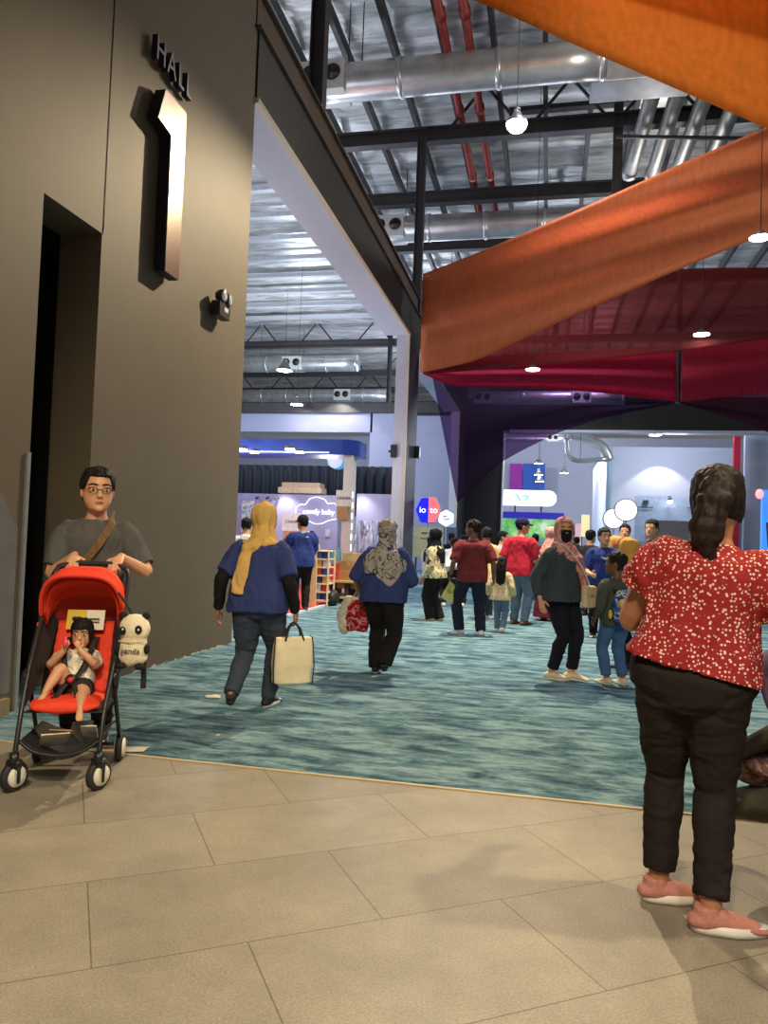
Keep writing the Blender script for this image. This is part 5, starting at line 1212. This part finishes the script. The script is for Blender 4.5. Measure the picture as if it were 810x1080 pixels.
g = G(); a, b = c['W'][-1], c['E'][-1]; d = (b-a).normalized(); g.tube([(a+d*.008)*c['H'], (a+d*.024)*c['H']], .021*c['H'], 12); build('wrist_watch', g, strap_m, c['root'], True)
# --- girl and the others near
cr_jk = pattern('cream quilt', srgb(222, 204, 160), 'blotch', [srgb(190, 168, 126), srgb(228, 210, 170)], 14)
p = onz(527, 667); c = person('little girl with long dark hair and cream jacket walking away', p.x, p.y, -4, tall(527, 589, p.x, p.y), skin=skin_b, hs=1.2, bw=1.0, lf=(-.045, .05, .04, 0, 0), rf=(.05, -.1, .075, -5, -40), lw=(-.17, .03, .5), rw=(.17, .05, .5), top=dict(m=cr_jk, hem=.44, sleeve=1.9, flare=.02, e=.016), bottom=dict(m=denim_g), shoe=SW, hair=dict(style='long', m=hair_m, len=1.5))
p = onz(547, 659); red = cloth('red jersey', srgb(190, 42, 64))
c = person('man in navy cap, red t-shirt and grey jeans with back turned', p.x, p.y, -28, tall(546, 546, p.x, p.y), sex='m', skin=skin_w, bw=1.1, shw=1.05, yaw=-38, rw=(.1, .16, .62), lw=(-.15, .03, .5), top=dict(m=red, hem=.46, e=.014, sleeve=.95, se=.018), bottom=dict(m=denim_g), shoe=SB, hair=dict(m=hair_m, k=1.06), head=dict(kind='cap', m=cloth('navy cap cloth', srgb(34, 38, 84))), eyes=True)
x, y = ony(513, 590, 13.6).x, 13.6
person('woman in a pale yellow dress half hidden behind the maroon t-shirt', x, y, 30, tall(511, 556, x, y), skin=skin_b, top=dict(m=cloth('pale yellow cotton', srgb(228, 200, 130)), hem=.36, sleeve=1.5, flare=.02), bottom=dict(m=denim_d), shoe=SW, hair=dict(style='bob', m=hair_m), vox=.011)
x, y = ony(529, 580, 15.5).x, 15.5
person('man in a pale blue shirt facing right, left of the red t-shirt', x, y, -90, tall(528, 560, x, y), sex='m', skin=skin_w, top=dict(m=cloth('pale blue shirting', srgb(180, 190, 214)), hem=.48), bottom=dict(m=denim_g), shoe=SB, hair=dict(m=hair_m), eyes=True, vox=.011)
pink = pattern('pink print scarf', srgb(214, 150, 140), 'blotch', [srgb(226, 176, 160), srgb(190, 120, 116)], 12); pinkp = cloth('dusty pink scarf', srgb(214, 160, 152)); mar_sk = cloth('maroon skirt cloth', srgb(110, 26, 46))
p = onz(578, 655); c = person('woman in dusty pink headscarf and long maroon dress behind the masked woman', p.x, p.y, -20, tall(577, 556, p.x, p.y), skin=skin_b, bw=1.05, top=dict(m=mar_sk, hem=.46, sleeve=1.9), bottom=dict(m=mar_sk, kind='skirt', name='skirt', w=.15), shoe=SB, head=dict(kind='hijab', m=pinkp, bib=.2, k=1.2))
p = onz(563, 632); c = person('person in navy cap and burgundy tunic with bare calves, walking off', p.x, p.y, 8, tall(564, 563, p.x, p.y), skin=skin_w, sex='m', bw=1.05, lf=(-.06, .03, .04, 0, 0), rf=(.05, -.08, .05, 0, -15), top=dict(m=cloth('burgundy jersey', srgb(78, 34, 62)), hem=.40, sleeve=1.4), bottom=dict(m=cloth('burgundy shorts', srgb(60, 30, 52)), len=.5, name='shorts'), shoe=SW, hair=dict(m=hair_m), head=dict(kind='cap', m=cloth('navy cap cloth', srgb(34, 38, 84))))
# --- the masked woman
jk = cloth('bottle green jacket', srgb(60, 72, 78))
p = onz(589, 716); Hm = tall(590, 546, p.x, p.y)
c = person('woman in pink patterned headscarf, black face mask and dark green jacket', p.x, p.y, 232, Hm, bw=1.2, belly=1.06, skin=skin_w, vox=.008, yaw=-40, lf=(-.055, .05, .04, 15, 0), rf=(.05, -.02, .04, 18, 0), rw=(.185, -.01, .49), lw=(-.15, .05, .5), lbw=.95,
           top=dict(m=jk, hem=.485, sleeve=1.85, flare=.055, e=.015, se=.014, hang=.1), bottom=dict(m=cloth('black legging', srgb(28, 27, 36)), e=.006, len=.97), shoe=SC_, head=dict(kind='hijab', m=pink, bib=.06, k=1.19, open=.8, tails=[dict(p=[(.0, .07, .81), (-.03, .10, .74), (-.05, .115, .66), (-.065, .12, .57)], r=[(.045, .02), (.045, .018), (.036, .014), (.022, .01)])]), eyes=True)
g = G(); P = []
for j in range(7):
    v = j/6; row = []
    for i in range(13):
        az = -1.3+2.6*i/12; t = .5-.5*v*(1-.25*abs(az)/1.3); row.append(c['fr'](head_pt(az, max(t, .0), 1.09+.16*math.exp(-(az/.45)**2)*math.sin(PI*min(1, v*.8+.2))+.05*v)))
    P.append(row)
g.sheet(P, .004); g.v = [v*c['H'] for v in g.v]; build('face_mask', g, cloth('black mask cloth', srgb(26, 28, 40)), c['root'], True, fix=False)
bagm = mat('cream bag leather', srgb(226, 204, 160), .5)
ctr = c['T']((-.07, .155, .55)); o = empty('shoulder_bag', at_person(c, ctr), rad(232)); tag(o, 'cream shoulder bag with a long white strap on the masked woman', 'bag')
build('body', G().box((0, 0, -.05), (.17, .07, .22)), bagm, o, bevel=.02); build('flap', G().box((0, .037, .0), (.165, .008, .1)), bagm, o, bevel=.003); build('clasp', G().box((0, .044, -.04), (.03, .006, .02)), mat('gold clasp', (.7, .5, .2), .3, .9), o)
def to_bag(q): q = at_person(c, c['T'](q))-V(o.location); q.rotate(Matrix.Rotation(-rad(232), 3, 'Z')); return q
a, _ = smooth_path([to_bag(q) for q in ((.07, -.02, .845), (.06, .055, .83), (.035, .115, .77), (-.01, .15, .69))]+[V((.02, .0, .11)), V((-.01, 0, .055))], [1]*6, 4); build('strap', G().tube(a, .008, 6), white_wall, o, True)
# --- right middle group
x, y = ony(636, 600, 11.9).x, 11.9
c = person('young man in navy t-shirt with white print facing the camera', x, y, 186, tall(634, 557, x, y), sex='m', skin=skin_w, bw=.98, yaw=12, lw=(-.12, .17, .6), rw=(.13, .16, .58), lf=(-.06, .04, .04, 20, 0), rf=(.07, -.02, .04, -20, 0), top=dict(m=cloth('deep navy jersey', srgb(40, 56, 120)), hem=.47, e=.013, sleeve=.9), bottom=dict(m=blackc), shoe=SN, hair=dict(m=hair_m, k=1.13), eyes=True)
strap_on(c, 'chest_print', [(-.04, .088, .745), (-.01, .09, .72), (.03, .09, .735)], .016, white_wall, '', '', .004, c['root'])
p = onz(640, 668); org = cloth('orange scarf', srgb(226, 152, 92)); blu = cloth('cobalt jersey', srgb(42, 84, 160))
c = person('woman in orange headscarf and cobalt blue top facing left', p.x+.12, p.y, 66, tall(650, 566, p.x, p.y), skin=skin_b, bw=1.1, lw=(-.1, .2, .6), rw=(.1, .2, .6), lf=(-.05, .05, .04, 15, 0), rf=(.05, -.06, .04, 0, 0), top=dict(m=blu, hem=.42, sleeve=1.6, e=.014), bottom=dict(m=cloth('dark plum trousers', srgb(44, 36, 48))), shoe=SB, head=dict(kind='hijab', m=org, bib=.1, k=1.2))
o = build('shop_bag', G().box((0, 0, 0), (.34, .1, .3)).box((0, 0, .17), (.3, .09, .04)), mat('dark grey printed bag', srgb(66, 66, 66), .5, var=.3, scale=12), None, bevel=.012); q = ony(621, 608, p.y-.1); o.location = q; tag(o, 'dark grey carrier held in front of the orange headscarf woman', 'bag'); build('white_print', G().box((0, -.054, .03), (.22, .004, .03)), white_wall, o)
x, y = ony(664, 600, 9.0).x, 9.0
c = person('woman in mustard yellow headscarf between the child and the dotted blouse', x, y, 58, tall(662, 568, x, y), skin=skin_b, top=dict(m=cloth('black jersey', srgb(28, 28, 34)), hem=.46, sleeve=1.8), bottom=dict(m=blackc), shoe=SK, head=dict(kind='hijab', m=cloth('amber scarf', srgb(222, 166, 84)), bib=.14, k=1.2))
for px, top, y, lab, tc, hd in ((601, 557, 17, 'distant person in a dark green shirt seen right of the black mask', srgb(70, 78, 66), 30), (622, 559, 15.5, 'person in dark shirt just left of the young man with white print', srgb(56, 54, 52), -40), (659, 553, 14.5, 'person with blue-black hair behind the mustard yellow headscarf', srgb(40, 52, 96), 170), (688, 548, 12.5, 'tall dark-haired person beside the left sleeve of the dotted blouse', srgb(60, 66, 90), 150), (608, 566, 22, 'tiny distant person in the gap beneath the warm lit panels', srgb(96, 90, 84), 10)):
    x = ony(px, top+20, y).x; person(lab, x, y, hd, tall(px, top, x, y), sex='m', skin=skin_w, top=dict(m=cloth('shirt %d' % px, tc), hem=.48), bottom=dict(m=blackc), shoe=SK, hair=dict(m=hair_m), vox=.012)
# --- the child with the backpack
p = onz(648, 722); c = person('child in blue jeans with a blue backpack looking left', p.x, p.y, 24, tall(652, 586, p.x, p.y), sex='m', skin=skin_d, hs=1.22, bw=1.02, yaw=48, vox=.008, lf=(-.065, .0, .042, 20, 0), rf=(.06, -.02, .042, 4, 0), lw=(-.15, .06, .5), rw=(.15, .06, .5), top=dict(m=cloth('olive grey jacket', srgb(76, 80, 72)), hem=.46, sleeve=1.8, e=.016, se=.014), bottom=dict(m=denim, len=.97), shoe=dict(m=mat('cream sneaker', srgb(222, 206, 172), .5), sole=wsole), hair=dict(m=hair_m, k=1.07), eyes=True)
Hk = c['H']; o = empty('backpack', at_person(c, (.0, -.085, .60)), rad(24)); tag(o, 'blue printed backpack with a yellow ball on the child', 'backpack')
bpm = pattern('blue print nylon', srgb(36, 58, 128), 'blotch', [srgb(60, 100, 160), srgb(190, 200, 196), srgb(36, 58, 128)], 12)
g = G(); g.tube([(.02, -.05, -.13), (.02, -.055, -.05), (.0, -.05, .08), (.0, -.04, .15)], [(.13, .055), (.15, .07), (.135, .06), (.09, .04)], 16, ref=(1, 0, 0), rnd=True); solid('bag_body', g, bpm, o, .01, 3, .006, .08)
g = G(); g.tube([(.03, -.10, -.1), (.03, -.11, -.03)], [(.11, .035), (.12, .03)], 14, ref=(1, 0, 0), rnd=True); solid('front_pocket', g, bpm, o, .01, 2)
for s in (-1, 1): build('shoulder_strap', G().tube([(s*.07, -.04, .13), (s*.085, .04, .2), (s*.09, .12, .15), (s*.1, .13, .02)], [(.018, .006)]*4, 8, ref=(1, 0, 0)), strap_m, o, True)
build('yellow_ball', G().ell((-.06, -.13, .05), (.048, .042, .048)), mat('yellow plush', srgb(226, 186, 70), .9, bump=.5), o, True); build('side_charm', G().ell((-.15, -.05, -.06), (.02, .02, .045)), mat('yellow plush', srgb(226, 186, 70), .9), o, True)
# --- the woman in the dotted blouse
dots = pattern('dotted crepe', srgb(150, 40, 42), 'dots', [srgb(240, 206, 190)], 70, thr=.31)
pink_shoe = mat('pink knit', srgb(196, 132, 118), .8, var=.1, scale=60, bump=.4, bscale=160)
f1, f2 = onz(694, 950), onz(749, 983); mx_, my_ = (f1.x+f2.x)/2, (f1.y+f2.y)/2
Hr = tall(757, 494, mx_, my_)*1.005; fh = -14; mx_ += .012
iv = Matrix.Rotation(-rad(fh), 3, 'Z'); l1 = iv @ (V((f1.x-mx_, f1.y-my_, 0))/Hr); l2 = iv @ (V((f2.x-mx_, f2.y-my_, 0))/Hr)
c = person('woman in red dotted blouse and black trousers with a low ponytail', mx_, my_, fh, Hr, bw=1.16, belly=1.02, hipw=1.03, skin=skin_b, vox=.0065, shw=1.05, abw=1.35, lbw=1.0, lean=2, tilt=8, yaw=2, nod=4, pz=.004, kh=(0, 1, .1),
           lf=(l1.x, l1.y, .042, -62, 0), rf=(l2.x, l2.y, .042, -68, 0), lw=(-.13, .21, .66), rw=(.24, .18, .60), le=(-.5, -.6, -1), re=(.8, -.5, -.9), lh=dict(d=(.6, .7, .2), n=(.6, -.5, .2)), rh=dict(d=(.2, .9, .1), n=(-.9, .2, .1)),
           top=dict(m=dots, hem=.545, sleeve=.58, puff=.005, se=.016, e=.013, flare=.02, slant=-.14, hang=.1, name='blouse', disp=.007), bottom=dict(m=cloth('black stretch trousers', srgb(38, 32, 30)), e=.006, len=.96, waist=.6), shoe=dict(m=pink_shoe, sole=wsole, kind='sneaker'),
           hair=dict(style='ponytail', m=hair_br, k=1.17, fringe=.8, ds=.012, disp=.003, it=7, tail=[((0, -.50, .56), (.27, .2, .27)), ((-.03, -.58, .42), (.27, .2, .2)), ((-.09, -.60, .2), (.25, .2, .2)), ((-.14, -.62, .02), (.27, .19, .2)), ((-.16, -.62, -.14), (.21, .16, .17)), ((-.03, -.62, -.1), (.15, .13, .17)), ((-.12, -.60, -.3), (.13, .1, .15)), ((-.06, -.58, -.42), (.07, .06, .12))]))
# --- dark pushchair cut by the right edge
olive = mat('olive canvas', srgb(66, 62, 44), .85, var=.12); q0 = onz(806, 905)
sp = V((1.02, 3.24, 0)); o = empty('pushchair', sp, rad(218)); tag(o, 'dark olive pushchair cut off by the right edge of the photo', 'pushchair')
g = G(); g.rings([[V((x_*w_, y_, z_+zz*h_)) for x_, zz in [(math.cos(t), math.sin(t)) for t in [2*PI*j/16 for j in range(16)]]] for y_, z_, w_, h_ in ((-.36, .30, .10, .03), (-.3, .31, .2, .07), (0, .40, .22, .08), (.2, .47, .22, .06))]); solid('footmuff', g, olive, o, .012, 2, .01, .1)
P = [[(x_, -.27+.6*t, .52+.5*t-.1*t*t) for x_ in np.linspace(-.22, .22, 7)] for t in np.linspace(0, 1, 8)]; build('seat_shell', G().sheet(P, .05), olive, o, True, fix=False)
P = [[V((.23*math.cos(q), .02+.30*math.cos(f_)*math.sin(q)**.7, .70+.34*math.sin(f_)*math.sin(q)**.7)) for q in [PI*i/16 for i in range(17)]] for f_ in np.linspace(.2, 2.2, 14)]; build('hood', G().sheet(P, .008), mat('plum hood lining', srgb(96, 74, 104), .8), o, True, fix=False)
for s in (-1, 1):
    build('side_frame', G().tube([(s*.24, .12, .1), (s*.24, .16, .6), (s*.23, .45, 1.02)], .014, 8), frame_b, o, True); make_wheel(o, V((s*.24, .12, .09)), .09, .02); build('rear_leg', G().tube([(s*.24, .32, .1), (s*.24, .02, .5)], .014, 8), frame_b, o, True); make_wheel(o, V((s*.24, .34, .1)), .1, .02)
build('handlebar', G().tube([(-.23, .45, 1.02), (.23, .45, 1.02)], .016, 8), frame_b, o)
bun = onz(800, 812, .47)
tag(solid('blanket', G().ell((0, 0, 0), (.13, .17, .055)).ell((.07, .08, .04), (.1, .1, .05)).xf(Matrix.Translation((1.02, 3.24, 0)) @ Matrix.Rotation(rad(218), 4, 'Z') @ Matrix.Translation((0, -.22, .47))), pattern('mauve print', srgb(150, 110, 104), 'blotch', [srgb(190, 150, 136), srgb(110, 80, 78)], 14), None, .01, 2, .02, .08), 'mauve patterned blanket on the dark pushchair at the right edge', 'blanket')
